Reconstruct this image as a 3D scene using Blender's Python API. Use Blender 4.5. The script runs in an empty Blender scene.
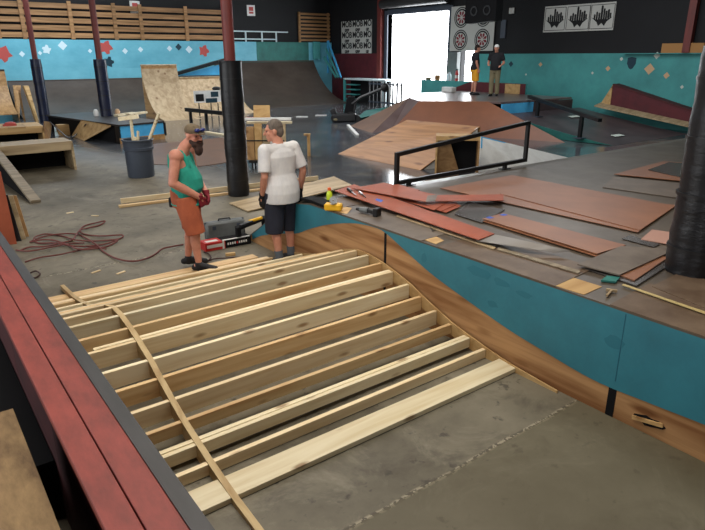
import bpy, bmesh, math, random
from mathutils import Vector, Matrix
random.seed(7)
S = bpy.context.scene
C = S.collection
PI = math.pi

# ------------------------------------------------------------------ camera
YAW, PITCH, ROLL, FPX, CAMH = 0.644178, 0.336036, -0.0027644, 600.0, 2.5
fw = Vector((math.sin(YAW)*math.cos(PITCH), math.cos(YAW)*math.cos(PITCH), -math.sin(PITCH)))
r0 = Vector((math.cos(YAW), -math.sin(YAW), 0)); u0 = r0.cross(fw)
rt = r0*math.cos(ROLL)+u0*math.sin(ROLL); up = -r0*math.sin(ROLL)+u0*math.cos(ROLL)
cam = bpy.data.cameras.new('camera'); co = bpy.data.objects.new('camera', cam); C.objects.link(co)
cam.sensor_width = 36; cam.lens = 36*FPX/705; cam.clip_start = 0.02; cam.clip_end = 300
co.matrix_world = Matrix(((rt.x, up.x, -fw.x, 0), (rt.y, up.y, -fw.y, 0), (rt.z, up.z, -fw.z, CAMH), (0, 0, 0, 1)))
S.camera = co
EYE = Vector((0, 0, CAMH))
def ray(x, y): return rt*((x-352.5)/FPX) + up*(-(y-265)/FPX) + fw
def at(x, y, z=0.0):
    d = ray(x, y); return EYE + d*((z-CAMH)/d.z)
def atX(x, y, X):
    d = ray(x, y); return EYE + d*(X/d.x)
def atY(x, y, Y):
    d = ray(x, y); return EYE + d*(Y/d.y)
def atV(x, y, p):                # ray meets the upright plane through p that faces along the view
    n = Vector((fw.x, fw.y, 0)); d = ray(x, y); return EYE + d*((Vector(p)-EYE).dot(n)/d.dot(n))
def atP(x, y, p, n):            # ray meets the plane through p with normal n
    d = ray(x, y); n = Vector(n); return EYE + d*((Vector(p)-EYE).dot(n)/d.dot(n))

# ------------------------------------------------------------------ materials
def nodes(name):
    m = bpy.data.materials.new(name); m.use_nodes = True
    nt = m.node_tree; b = nt.nodes['Principled BSDF']; return m, nt, b
def lin(c): return tuple(((v/255)/12.92 if v/255 <= .04045 else (((v/255)+.055)/1.055)**2.4) for v in c)
def mat(name, rgb, rough=.6, var=.25, scale=(3, 3, 3), detail=6, spec=.5, metal=0, alt=None, bump=0, altpos=(.45, .75), coord='Object', rvar=0):
    m, nt, b = nodes(name); N = nt.nodes; L = nt.links
    tc = N.new('ShaderNodeTexCoord'); mp = N.new('ShaderNodeMapping'); mp.inputs['Scale'].default_value = scale
    L.new(tc.outputs[coord], mp.inputs[0])
    nz = N.new('ShaderNodeTexNoise'); nz.inputs['Scale'].default_value = 1; nz.inputs['Detail'].default_value = detail; nz.inputs['Roughness'].default_value = .65
    L.new(mp.outputs[0], nz.inputs['Vector'])
    cr = N.new('ShaderNodeValToRGB'); c = lin(rgb); a = lin(alt) if alt else tuple(v*(1-var) for v in c)
    e = cr.color_ramp.elements; e[0].position = altpos[0]-.15; e[1].position = altpos[1]-.05
    e[0].color = (*c, 1); e[1].color = (*a, 1)
    L.new(nz.outputs['Fac'], cr.inputs[0]); L.new(cr.outputs[0], b.inputs['Base Color'])
    b.inputs['Roughness'].default_value = rough; b.inputs['Specular IOR Level'].default_value = spec; b.inputs['Metallic'].default_value = metal
    if rvar:
        mr = N.new('ShaderNodeMapRange'); mr.inputs[3].default_value = rough-rvar; mr.inputs[4].default_value = rough+rvar
        L.new(nz.outputs['Fac'], mr.inputs[0]); L.new(mr.outputs[0], b.inputs['Roughness'])
    if bump:
        bp = N.new('ShaderNodeBump'); bp.inputs['Strength'].default_value = bump; bp.inputs['Distance'].default_value = .01
        L.new(nz.outputs['Fac'], bp.inputs['Height']); L.new(bp.outputs[0], b.inputs['Normal'])
    return m
def wood(name, rgb, dark, axis=0, rough=.55, grain=1.0, knots=True, spec=.4):
    m, nt, b = nodes(name); N = nt.nodes; L = nt.links
    tc = N.new('ShaderNodeTexCoord'); mp = N.new('ShaderNodeMapping')
    sc = [14*grain]*3; sc[axis] = .9*grain; mp.inputs['Scale'].default_value = sc
    oi = N.new('ShaderNodeObjectInfo'); ad = N.new('ShaderNodeVectorMath'); ad.operation = 'ADD'
    sm = N.new('ShaderNodeMath'); sm.operation = 'MULTIPLY'; sm.inputs[1].default_value = 37
    L.new(oi.outputs['Random'], sm.inputs[0]); L.new(tc.outputs['Object'], ad.inputs[0]); L.new(sm.outputs[0], ad.inputs[1])
    L.new(ad.outputs[0], mp.inputs[0])
    nz = N.new('ShaderNodeTexNoise'); nz.inputs['Scale'].default_value = 1.3; nz.inputs['Detail'].default_value = 7; nz.inputs['Distortion'].default_value = .6
    L.new(mp.outputs[0], nz.inputs['Vector'])
    cr = N.new('ShaderNodeValToRGB'); e = cr.color_ramp.elements
    e[0].position = .32; e[0].color = (*lin(dark), 1); e[1].position = .62; e[1].color = (*lin(rgb), 1)
    L.new(nz.outputs['Fac'], cr.inputs[0]); out = cr.outputs[0]
    mv = N.new('ShaderNodeHueSaturation'); mr = N.new('ShaderNodeMapRange'); mr.inputs[3].default_value = .82; mr.inputs[4].default_value = 1.14
    L.new(oi.outputs['Random'], mr.inputs[0]); L.new(mr.outputs[0], mv.inputs['Value']); L.new(out, mv.inputs['Color']); out = mv.outputs[0]
    if knots:
        mp2 = N.new('ShaderNodeMapping'); s2 = [7.0*grain]*3; s2[axis] = 2.2*grain; mp2.inputs['Scale'].default_value = s2
        L.new(ad.outputs[0], mp2.inputs[0])
        vo = N.new('ShaderNodeTexVoronoi'); vo.inputs['Scale'].default_value = 1; L.new(mp2.outputs[0], vo.inputs['Vector'])
        k = N.new('ShaderNodeValToRGB'); k.color_ramp.elements[0].position = .07; k.color_ramp.elements[0].color = (.35, .22, .13, 1)
        k.color_ramp.elements[1].position = .17; k.color_ramp.elements[1].color = (1, 1, 1, 1)
        L.new(vo.outputs['Distance'], k.inputs[0])
        mx = N.new('ShaderNodeMix'); mx.data_type = 'RGBA'; mx.blend_type = 'MULTIPLY'; mx.inputs[0].default_value = .8
        L.new(out, mx.inputs[6]); L.new(k.outputs[0], mx.inputs[7]); out = mx.outputs[2]
    L.new(out, b.inputs['Base Color']); b.inputs['Roughness'].default_value = rough; b.inputs['Specular IOR Level'].default_value = spec
    return m
def flat(name, rgb, rough=.6, spec=.4, metal=0, emit=0):
    m, nt, b = nodes(name); b.inputs['Base Color'].default_value = (*lin(rgb), 1); b.inputs['Roughness'].default_value = rough
    b.inputs['Specular IOR Level'].default_value = spec; b.inputs['Metallic'].default_value = metal
    return m
M = {}
M['pine'] = wood('pine lumber', (230, 210, 172), (212, 184, 140), 0)
M['pine2'] = wood('yellow pine', (228, 196, 146), (206, 164, 112), 0)
M['pine_pale'] = wood('pale pine', (238, 224, 190), (222, 202, 160), 0)
M['ply'] = wood('old plywood side', (192, 148, 102), (138, 94, 58), 1, grain=.55, rough=.7, spec=.2)
M['ply_quarter'] = wood('worn quarter pipe plywood', (196, 172, 138), (164, 138, 104), 1, grain=.35, rough=.5)
M['ply_light'] = wood('light plywood', (206, 170, 116), (180, 140, 88), 0, grain=.4, rough=.6)
M['ply_mid'] = wood('weathered plywood', (176, 138, 92), (140, 104, 64), 1, grain=.4, rough=.5)
M['plank_gray'] = wood('weathered grey plank', (150, 136, 114), (112, 100, 82), 0, grain=.6)
M['ply_gray'] = wood('greyed plywood', (190, 168, 132), (150, 128, 96), 0, grain=.5, knots=False)
M['ply_deck'] = mat('worn plywood standing deck', (150, 122, 84), .8, alt=(92, 70, 46), scale=(9, 3, 9), altpos=(.5, .72), bump=.3)
M['crate'] = wood('fence slats', (172, 130, 88), (128, 94, 58), 0, grain=.6, knots=False)
M['red'] = mat('red painted plank', (146, 62, 52), .6, alt=(98, 40, 34), scale=(9, 3, 9), altpos=(.5, .82), bump=.15)
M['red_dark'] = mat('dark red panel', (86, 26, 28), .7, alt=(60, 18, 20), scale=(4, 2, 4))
M['steel'] = mat('dark angle steel', (72, 70, 70), .42, alt=(52, 50, 50), scale=(6, 1, 6), metal=.4)
M['teal'] = mat('teal paint', (50, 126, 142), .55, alt=(40, 102, 118), scale=(2.2, 2.2, 2.2), altpos=(.5, .85))
M['teal2'] = mat('green teal wall paint', (74, 160, 158), .6, alt=(58, 128, 128), scale=(.9, .9, .9), altpos=(.5, .85))
M['teal_line'] = flat('darker teal edge', (22, 80, 100))
M['scuff'] = flat('dark scuff', (44, 112, 128), .6)
M['cyan'] = mat('sky blue wall paint', (120, 196, 214), .5, alt=(84, 164, 188), scale=(.5, .9, .9), altpos=(.5, .8))
M['cyan_bright'] = mat('bright blue paint', (88, 190, 240), .5, alt=(66, 160, 214), scale=(2, 2, 2))
M['green'] = mat('green teal side', (40, 122, 112), .6, alt=(30, 92, 88), scale=(2, 2, 2))
M['black'] = mat('black wall paint', (18, 18, 22), .75, alt=(13, 13, 16), scale=(1, 1, 1))
M['grey_wall'] = mat('grey painted wall', (120, 118, 116), .8, alt=(100, 98, 96))
M['ceil'] = flat('dark ceiling', (28, 28, 30), .9)
M['maroon'] = mat('maroon paint', (98, 30, 38), .6, alt=(74, 22, 30), scale=(2, 2, 2))
M['post_red'] = mat('red oxide steel', (124, 52, 46), .5, alt=(92, 40, 36), scale=(8, 8, 1.5))
M['masonite'] = mat('red brown hardboard', (164, 84, 56), .5, spec=.3, alt=(134, 66, 42), scale=(2.5, 2.5, 2.5), altpos=(.5, .85))
M['masonite2'] = mat('brown hardboard', (150, 100, 70), .4, alt=(122, 80, 58), scale=(1.6, 1.6, 1.6), altpos=(.48, .8))
M['masonite_gray'] = mat('greyed hardboard', (118, 106, 94), .5, alt=(88, 76, 66), scale=(3, 3, 3))
M['hard_gray'] = mat('dark glossy hardboard', (84, 80, 78), .25, alt=(58, 52, 48), scale=(2.5, 2.5, 2.5), altpos=(.48, .75))
M['pale_board'] = flat('pale grey flexible board', (138, 132, 126), .35)
M['pinkish'] = flat('pinkish hardboard', (176, 134, 118), .45)
M['deck'] = mat('worn deck surface', (98, 88, 76), .38, alt=(66, 56, 46), scale=(1.2, 1.2, 1.2), altpos=(.48, .78), rvar=.1)
M['deck_edge'] = mat('brown worn edge sheet', (112, 94, 76), .45, alt=(74, 54, 38), scale=(3.5, 3.5, 3.5), altpos=(.48, .78))
M['dark_ramp'] = mat('black ramp surface', (92, 82, 74), .38, alt=(62, 52, 46), scale=(.6, .9, .9), altpos=(.47, .75))
M['purple_ramp'] = mat('dark worn ramp surface', (84, 72, 74), .38, alt=(52, 44, 48), scale=(1.2, 1.2, 1.2))
M['ply_kick'] = wood('brown kicker plywood', (168, 122, 78), (136, 94, 56), 1, grain=.35, rough=.5)
M['orange'] = mat('orange brown ramp surface', (124, 74, 46), .5, alt=(100, 60, 38), scale=(.8, .8, .8), altpos=(.48, .8))
M['violet'] = mat('grey violet ramp surface', (118, 102, 100), .3, alt=(92, 74, 70), scale=(1, 1, 1))
M['brown_floor'] = mat('brown floor sheet', (116, 82, 58), .45, alt=(94, 66, 48), scale=(1.5, 1.5, 1.5))
M['white'] = mat('white paint', (238, 238, 234), .5, alt=(206, 204, 198), scale=(3, 3, 3), altpos=(.55, .85))
M['white_rail'] = flat('white rail paint', (200, 216, 220), .5)
M['pad'] = mat('black padding wrap', (10, 11, 14), .38, alt=(20, 21, 26), scale=(5, 5, 14), bump=.9, spec=.5)
M['pad_blue'] = mat('dark blue padding wrap', (18, 24, 46), .3, alt=(30, 38, 66), scale=(5, 5, 14), bump=.9)
M['bk'] = flat('black metal', (20, 20, 22), .4, .5)
M['bk_matte'] = flat('black matte', (18, 18, 20), .8, .2)
M['charcoal'] = mat('charcoal plastic', (66, 74, 86), .45, alt=(58, 66, 80), scale=(3, 3, 3))
M['case'] = mat('grey plastic case', (112, 116, 116), .5, alt=(92, 96, 96), scale=(6, 6, 6))
M['redbox'] = flat('red print', (196, 44, 40), .5)
M['whitebox'] = flat('white print', (224, 222, 216), .5)
M['yellow'] = flat('yellow plastic', (232, 178, 38), .4)
M['lime'] = flat('lime liquid', (204, 224, 60), .3)
M['orange_cap'] = flat('orange cap', (236, 108, 50), .4)
M['silver'] = flat('silver metal', (190, 192, 196), .3, .5, .7)
M['tape'] = flat('blue tape', (52, 92, 190), .6)
M['cord'] = flat('red brown cord', (108, 56, 52), .6)
M['cord_dark'] = flat('dark cord', (60, 34, 32), .6)
M['brass'] = flat('pale brass strip', (184, 164, 112), .4)
M['skin'] = mat('skin', (212, 152, 126), .55, alt=(194, 130, 106), scale=(9, 9, 9))
M['skin2'] = mat('sunburnt skin', (212, 148, 124), .55, alt=(190, 122, 100), scale=(9, 9, 9))
M['tank'] = mat('turquoise tank top', (40, 166, 144), .85, alt=(32, 138, 122), scale=(8, 8, 5), bump=.5)
M['shorts_o'] = mat('burnt orange shorts', (186, 98, 64), .85, alt=(152, 76, 50), scale=(7, 7, 4), bump=.5)
M['tee_w'] = mat('white t shirt', (228, 226, 224), .85, alt=(204, 202, 204), scale=(8, 8, 5), bump=.6)
M['navy'] = mat('dark navy shorts', (40, 44, 60), .85, alt=(30, 33, 46), scale=(7, 7, 4), bump=.5)
M['glove_r'] = flat('dark red glove', (128, 30, 44), .7)
M['glove_b'] = flat('black glove', (22, 22, 24), .7)
M['shoe'] = flat('black shoe', (24, 24, 27), .6)
M['sock'] = flat('grey sock', (92, 98, 106), .8)
M['cap'] = mat('camouflage cap', (132, 112, 84), .8, alt=(72, 62, 48), scale=(25, 25, 25))
M['beard'] = mat('brown beard', (66, 42, 34), .85, alt=(42, 28, 24), scale=(40, 40, 12), bump=.8)
M['hair_g'] = mat('grey brown hair', (122, 110, 100), .8, alt=(82, 72, 64), scale=(40, 40, 20), bump=.8)
M['hair_d'] = flat('dark hair', (44, 32, 26), .8)
M['lens'] = flat('dark blue lens', (36, 46, 110), .15, .6)
M['yellow_sh'] = flat('yellow shorts', (226, 160, 40), .8)
M['khaki'] = mat('khaki trousers', (132, 122, 92), .85, alt=(108, 100, 76), scale=(8, 8, 4))
M['tee_b'] = flat('black t shirt', (30, 30, 34), .85)
M['eye'] = flat('eye dark', (30, 22, 20), .3)
M['lip'] = flat('lip', (150, 84, 76), .6)
M['placard'] = flat('white placard', (196, 196, 190), .6)
M['ink'] = flat('black ink', (22, 22, 24), .7)
M['ink_red'] = flat('dark red ink', (128, 36, 44), .7)
M['sticker_g'] = flat('pale sticker', (198, 206, 196), .6)
M['sticker_w'] = flat('light blue white sticker', (214, 236, 244), .6)
M['sticker_r'] = flat('red sticker', (190, 84, 78), .6)
M['sticker_d'] = flat('dark sticker', (26, 58, 72), .6)
M['sticker_o'] = flat('tan sticker', (206, 170, 132), .6)
M['cardboard'] = flat('cardboard', (170, 124, 74), .8)
M['concrete_far'] = None

def floor_material():
    m, nt, b = nodes('concrete floor'); N = nt.nodes; L = nt.links
    tc = N.new('ShaderNodeNewGeometry')
    def noise(s, d=8, r=.6, dist=0):
        n = N.new('ShaderNodeTexNoise'); n.inputs['Scale'].default_value = s; n.inputs['Detail'].default_value = d; n.inputs['Roughness'].default_value = r
        n.inputs['Distortion'].default_value = dist; L.new(tc.outputs['Position'], n.inputs['Vector']); return n.outputs['Fac']
    def ramp(f, p0, c0, p1, c1):
        r = N.new('ShaderNodeValToRGB'); e = r.color_ramp.elements; e[0].position = p0; e[1].position = p1
        e[0].color = (*c0, 1); e[1].color = (*c1, 1); L.new(f, r.inputs[0]); return r.outputs[0]
    def mix(f, a, c, mode='MIX'):
        x = N.new('ShaderNodeMix'); x.data_type = 'RGBA'; x.blend_type = mode
        if isinstance(f, float): x.inputs[0].default_value = f
        else: L.new(f, x.inputs[0])
        for s, v in ((6, a), (7, c)):
            if isinstance(v, tuple): x.inputs[s].default_value = (*v, 1)
            else: L.new(v, x.inputs[s])
        return x.outputs[2]
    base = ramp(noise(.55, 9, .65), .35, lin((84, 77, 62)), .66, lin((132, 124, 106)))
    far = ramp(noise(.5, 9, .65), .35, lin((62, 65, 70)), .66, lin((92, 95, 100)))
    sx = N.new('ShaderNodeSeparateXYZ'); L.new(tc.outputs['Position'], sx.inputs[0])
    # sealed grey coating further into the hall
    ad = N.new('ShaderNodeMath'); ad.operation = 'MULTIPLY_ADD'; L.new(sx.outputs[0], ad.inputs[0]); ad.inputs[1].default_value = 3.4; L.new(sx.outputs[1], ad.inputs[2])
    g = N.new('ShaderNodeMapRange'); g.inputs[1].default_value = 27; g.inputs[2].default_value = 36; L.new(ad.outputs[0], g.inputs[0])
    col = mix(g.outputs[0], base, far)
    col = mix(ramp(noise(2.3, 6, .7, .5), .52, (0, 0, 0), .66, (.6, .6, .6)), col, lin((70, 62, 50)))
    col = mix(ramp(noise(7, 4, .6), .62, (0, 0, 0), .68, (.7, .7, .7)), col, lin((50, 45, 38)))
    col = mix(ramp(noise(1.1, 8, .75, 1), .54, (0, 0, 0), .72, (.5, .5, .5)), col, lin((160, 152, 134)))
    # saw-cut joints across the slab
    for yy in (2.16, 7.62):
        wob = N.new('ShaderNodeMath'); wob.operation = 'MULTIPLY_ADD'; L.new(noise(3, 3), wob.inputs[0]); wob.inputs[1].default_value = .05; L.new(sx.outputs[1], wob.inputs[2])
        d = N.new('ShaderNodeMath'); d.operation = 'SUBTRACT'; L.new(wob.outputs[0], d.inputs[0]); d.inputs[1].default_value = yy+.025
        a = N.new('ShaderNodeMath'); a.operation = 'ABSOLUTE'; L.new(d.outputs[0], a.inputs[0])
        r = N.new('ShaderNodeMapRange'); r.inputs[1].default_value = .008; r.inputs[2].default_value = .022; r.inputs[3].default_value = .75; r.inputs[4].default_value = 0
        L.new(a.outputs[0], r.inputs[0])
        col = mix(r.outputs[0], col, mix(ramp(noise(25, 2), .48, (0, 0, 0), .52, (1, 1, 1)), lin((70, 62, 48)), lin((160, 150, 128))))
    # darker slab nearer than the joint
    lt = N.new('ShaderNodeMath'); lt.operation = 'LESS_THAN'; L.new(sx.outputs[1], lt.inputs[0]); lt.inputs[1].default_value = 2.16
    mm = N.new('ShaderNodeMath'); mm.operation = 'MULTIPLY'; L.new(lt.outputs[0], mm.inputs[0]); mm.inputs[1].default_value = .6
    col = mix(mm.outputs[0], col, lin((88, 80, 58)))
    L.new(col, b.inputs['Base Color'])
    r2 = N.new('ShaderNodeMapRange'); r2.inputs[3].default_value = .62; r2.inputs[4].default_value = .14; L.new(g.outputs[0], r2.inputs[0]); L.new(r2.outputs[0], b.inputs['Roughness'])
    bp = N.new('ShaderNodeBump'); bp.inputs['Strength'].default_value = .12; bp.inputs['Distance'].default_value = .006; L.new(noise(5, 4), bp.inputs['Height']); L.new(bp.outputs[0], b.inputs['Normal'])
    return m
M['floor'] = floor_material()

# ------------------------------------------------------------------ mesh helpers
class MB:
    def __init__(s): s.v = []; s.f = []
    def add(s, vs, fs):
        o = len(s.v); s.v += [Vector(v) for v in vs]; s.f += [[i+o for i in f] for f in fs]; return s
    def box(s, a, b):
        x0, y0, z0 = a; x1, y1, z1 = b
        return s.add([(x0,y0,z0),(x1,y0,z0),(x1,y1,z0),(x0,y1,z0),(x0,y0,z1),(x1,y0,z1),(x1,y1,z1),(x0,y1,z1)],
                     [(0,3,2,1),(4,5,6,7),(0,1,5,4),(1,2,6,5),(2,3,7,6),(3,0,4,7)])
    def prism(s, pts, d):       # polygon pts (3-D), pushed by vector d
        n = len(pts); d = Vector(d); p = [Vector(q) for q in pts]
        return s.add(p+[q+d for q in p], [list(range(n))[::-1], list(range(n, 2*n))]+[(i, (i+1) % n, n+(i+1) % n, n+i) for i in range(n)])
    def bar(s, a, b, w, h, upv=(0, 0, 1)):   # box section bar from a to b
        a = Vector(a); b = Vector(b); d = (b-a).normalized(); u = Vector(upv)
        if abs(d.dot(u)) > .98: u = Vector((0, 1, 0))
        r = d.cross(u).normalized(); u = r.cross(d).normalized(); q = []
        for p in (a, b):
            for i, j in ((-1,-1),(1,-1),(1,1),(-1,1)): q.append(p+r*(w/2*i)+u*(h/2*j))
        return s.add(q, [(0,1,2,3),(7,6,5,4),(0,4,5,1),(1,5,6,2),(2,6,7,3),(3,7,4,0)])
    def cone(s, a, b, ra, rb, n=16, caps=True, ex=1.0, axis=None):
        a = Vector(a); b = Vector(b); d = (b-a).normalized()
        u = Vector(axis) if axis is not None else (Vector((1, 0, 0)) if abs(d.x) < .9 else Vector((0, 1, 0)))
        u = (u-d*u.dot(d)).normalized(); w = d.cross(u); q = []
        for p, r in ((a, ra), (b, rb)):
            for i in range(n):
                t = 2*PI*i/n; q.append(p+u*(r*ex*math.cos(t))+w*(r*math.sin(t)))
        f = [(i, (i+1) % n, n+(i+1) % n, n+i) for i in range(n)]
        if caps: f += [list(range(n))[::-1], list(range(n, 2*n))]
        return s.add(q, f)
    def tube(s, pts, r, n=8):
        pts = [Vector(p) for p in pts]; q = []; m = len(pts); u = None
        for i, p in enumerate(pts):
            d = (pts[min(i+1, m-1)]-pts[max(i-1, 0)]).normalized()
            if u is None: u = d.cross(Vector((0, 0, 1)));  u = u if u.length > .05 else d.cross(Vector((1, 0, 0)))
            u = (u-d*u.dot(d)).normalized(); w = d.cross(u)
            rr = r[i] if isinstance(r, (list, tuple)) else r
            for k in range(n): t = 2*PI*k/n; q.append(p+u*(rr*math.cos(t))+w*(rr*math.sin(t)))
        f = [(i*n+k, i*n+(k+1) % n, (i+1)*n+(k+1) % n, (i+1)*n+k) for i in range(m-1) for k in range(n)]
        f += [list(range(n))[::-1], [(m-1)*n+k for k in range(n)]]
        return s.add(q, f)
    def ell(s, c, r, n=14, m=10, rot=None):
        c = Vector(c); q = []; f = []
        for j in range(1, m):
            t = PI*j/m
            for i in range(n):
                p = 2*PI*i/n; v = Vector((r[0]*math.sin(t)*math.cos(p), r[1]*math.sin(t)*math.sin(p), r[2]*math.cos(t)))
                if rot is not None: v = rot @ v
                q.append(c+v)
        for pz in (1, -1):
            v = Vector((0, 0, r[2]*pz)); q.append(c+(rot @ v if rot is not None else v))
        for j in range(m-2):
            for i in range(n): f.append((j*n+i, (j+1)*n+i, (j+1)*n+(i+1) % n, j*n+(i+1) % n))
        T = (m-1)*n; B = T+1
        for i in range(n): f.append((T, i, (i+1) % n)); f.append((B, (m-2)*n+(i+1) % n, (m-2)*n+i))
        return s.add(q, f)
    def cap(s, a, b, ra, rb, n=12): # tapered capsule
        s.cone(a, b, ra, rb, n); s.ell(a, (ra,)*3, n, 8); s.ell(b, (rb,)*3, n, 8); return s
    def loft(s, rings, n=24):   # rings of (center, rx, ry) horizontal ellipses
        q = []
        for c, rx, ry in rings:
            c = Vector(c)
            for i in range(n): t = 2*PI*i/n; q.append(c+Vector((rx*math.cos(t), ry*math.sin(t), 0)))
        m = len(rings)
        f = [(j*n+i, j*n+(i+1) % n, (j+1)*n+(i+1) % n, (j+1)*n+i) for j in range(m-1) for i in range(n)]
        f += [list(range(n))[::-1], [(m-1)*n+i for i in range(n)]]
        return s.add(q, f)
    def disc(s, c, nrm, r0, r1, d=.004, n=40):    # flat ring r0..r1 facing nrm
        nrm = Vector(nrm).normalized(); u = nrm.orthogonal().normalized(); w = nrm.cross(u); c = Vector(c); q = []
        for h in (0, d):
            for r in (r0, r1):
                for i in range(n): t = 2*PI*i/n; q.append(c+nrm*h+u*(r*math.cos(t))+w*(r*math.sin(t)))
        f = []
        for i in range(n):
            k = (i+1) % n
            f += [(2*n+i, 3*n+i, 3*n+k, 2*n+k), (n+i, n+k, 3*n+k, 3*n+i), (i, 2*n+i, 2*n+k, k), (i, k, n+k, n+i)]
        return s.add(q, f)

ORG = {}
def mesh_of(name, mb, m, shift=Vector((0, 0, 0)), smooth=False, bevel=0):
    me = bpy.data.meshes.new(name); me.from_pydata([v-shift for v in mb.v], [], mb.f)
    bm = bmesh.new(); bm.from_mesh(me); bmesh.ops.recalc_face_normals(bm, faces=bm.faces)
    if bevel: bmesh.ops.bevel(bm, geom=bm.edges[:], offset=bevel, segments=1, affect='EDGES', clamp_overlap=True)
    bm.to_mesh(me); bm.free()
    if m is not None: me.materials.append(m)
    if smooth:
        for p in me.polygons: p.use_smooth = True
        try: me.set_sharp_from_angle(angle=math.radians(40))
        except Exception: pass
    me.update(); return me
def obj(name, mb, m, parent=None, smooth=False, bevel=0, label=None, local=False):
    if isinstance(m, str): m = M[m]
    if parent is None:
        lo = Vector((min(v.x for v in mb.v), min(v.y for v in mb.v), min(v.z for v in mb.v)))
        hi = Vector((max(v.x for v in mb.v), max(v.y for v in mb.v), max(v.z for v in mb.v)))
        sh = Vector(((lo.x+hi.x)/2, (lo.y+hi.y)/2, lo.z))
    else: sh = Vector((0, 0, 0)) if local else ORG[parent.name]
    o = bpy.data.objects.new(name, mesh_of(name, mb, m, sh, smooth, bevel)); C.objects.link(o)
    if parent is None: o.location = sh; ORG[o.name] = sh
    else: o.parent = parent; ORG[o.name] = ORG[parent.name]
    if label: o['label'] = label
    return o
def tag(o, label, cat, group=None, kind=None):
    o['label'] = label; o['category'] = cat
    if group: o['group'] = group
    if kind: o['kind'] = kind
    return o
def thing(name, label, cat, loc=(0, 0, 0), rotz=0, group=None):
    o = bpy.data.objects.new(name, None); C.objects.link(o); o.location = loc; o.rotation_euler = (0, 0, rotz); o.empty_display_size = .1
    ORG[o.name] = Vector(loc); return tag(o, label, cat, group)
def solo(name, mb, m, label, cat, group=None, **k): return tag(obj(name, mb, m, **k), label, cat, group)
def struct(name, mb, m, parent=None, label=None):
    o = obj(name, mb, m, parent)
    if parent is None: o['kind'] = 'structure'
    if label: o['label'] = label
    return o
def textmesh(txt, size, origin, right, upv, depth=.004, align='CENTER', bold=0):
    cu = bpy.data.curves.new('t', 'FONT'); cu.body = txt; cu.size = size; cu.align_x = align; cu.extrude = depth; cu.offset = bold
    o = bpy.data.objects.new('t', cu); C.objects.link(o); dg = bpy.context.evaluated_depsgraph_get()
    me = o.evaluated_get(dg).to_mesh(); r = Vector(right).normalized(); u = Vector(upv).normalized(); n = r.cross(u)
    mb = MB(); mb.add([Vector(origin)+r*v.co.x+u*v.co.y+n*v.co.z for v in me.vertices], [list(p.vertices) for p in me.polygons])
    o.evaluated_get(dg).to_mesh_clear(); bpy.data.objects.remove(o); bpy.data.curves.remove(cu); return mb
def lerp(pts, y):
    for (a, b), (c, d) in zip(pts, pts[1:]):
        if a <= y <= c: return b+(d-b)*(y-a)/(c-a)
    return pts[0][1] if y < pts[0][0] else pts[-1][1]
def smoothpts(pts, k=6):
    out = []; p = [Vector(q) for q in pts]
    for i in range(len(p)-1):
        a, b, c, d = p[max(i-1, 0)], p[i], p[i+1], p[min(i+2, len(p)-1)]
        for j in range(k):
            t = j/k; out.append(.5*((2*b)+(c-a)*t+(2*a-5*b+4*c-d)*t*t+(3*b-a-3*c+d)*t**3))
    out.append(p[-1]); return out

exec_parts = []
# ================================================================== SETTING
XR, YB, ZC = 22.0, 31.5, 6.6
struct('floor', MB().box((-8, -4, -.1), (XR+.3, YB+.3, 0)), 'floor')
struct('ceiling', MB().box((-8, -4, ZC), (XR+.3, YB+.3, ZC+.1)), 'ceil')
struct('wall_back', MB().box((-8, YB, 0), (XR+.3, YB+.3, ZC)), 'black')
DY0, DY1, DZ = 21.62, 26.1, 4.5
d2 = (19.95, 20.75, 2.75)
w = MB()
w.box((XR, -4, 0), (XR+.3, d2[0], ZC)); w.box((XR, d2[0], d2[2]), (XR+.3, d2[1], ZC)); w.box((XR, d2[1], 0), (XR+.3, DY0, ZC))
w.box((XR, DY0, DZ), (XR+.3, DY1, ZC)); w.box((XR, DY1, 0), (XR+.3, YB, ZC))
struct('wall_right', w, 'black')
struct('wall_left', MB().box((-8.3, -4, 0), (-8, YB+.3, ZC)), 'grey_wall')
struct('wall_front', MB().box((-8.3, -4.3, 0), (XR+.3, -4, ZC)), 'grey_wall')
t = MB(); t.box((XR-.03, -4, 0), (XR, 19.93, 2.55)); struct('trim_1', t, 'teal2', label='green teal painted lower wall')
t = MB(); t.box((XR-.03, 26.7, 0), (XR, YB, 2.6)); struct('trim_2', t, 'maroon', label='maroon painted lower wall')
t = MB(); t.bar((XR-.1, 26.6, 0), (XR-.1, 26.6, ZC), .25, .3); struct('trim_3', t, 'post_red', label='maroon wall column beside the loading door')
# door frame
t = MB(); t.box((XR-.06, DY1, 0), (XR+.3, DY1+.22, DZ+.2)); t.box((XR-.06, DY0-.22, 0), (XR+.3, DY0, DZ+.2)); t.box((XR-.06, DY0, DZ), (XR+.3, DY1, DZ+.25))
struct('door_1', t, 'charcoal', label='frame of the open loading door')
t = MB(); t.cone((XR-.3, DY0-.1, DZ+.5), (XR-.3, DY1+.2, DZ+.5), .22, .22, 20); struct('trim_4', t, 'steel', label='rolled up shutter above the loading door')

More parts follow.
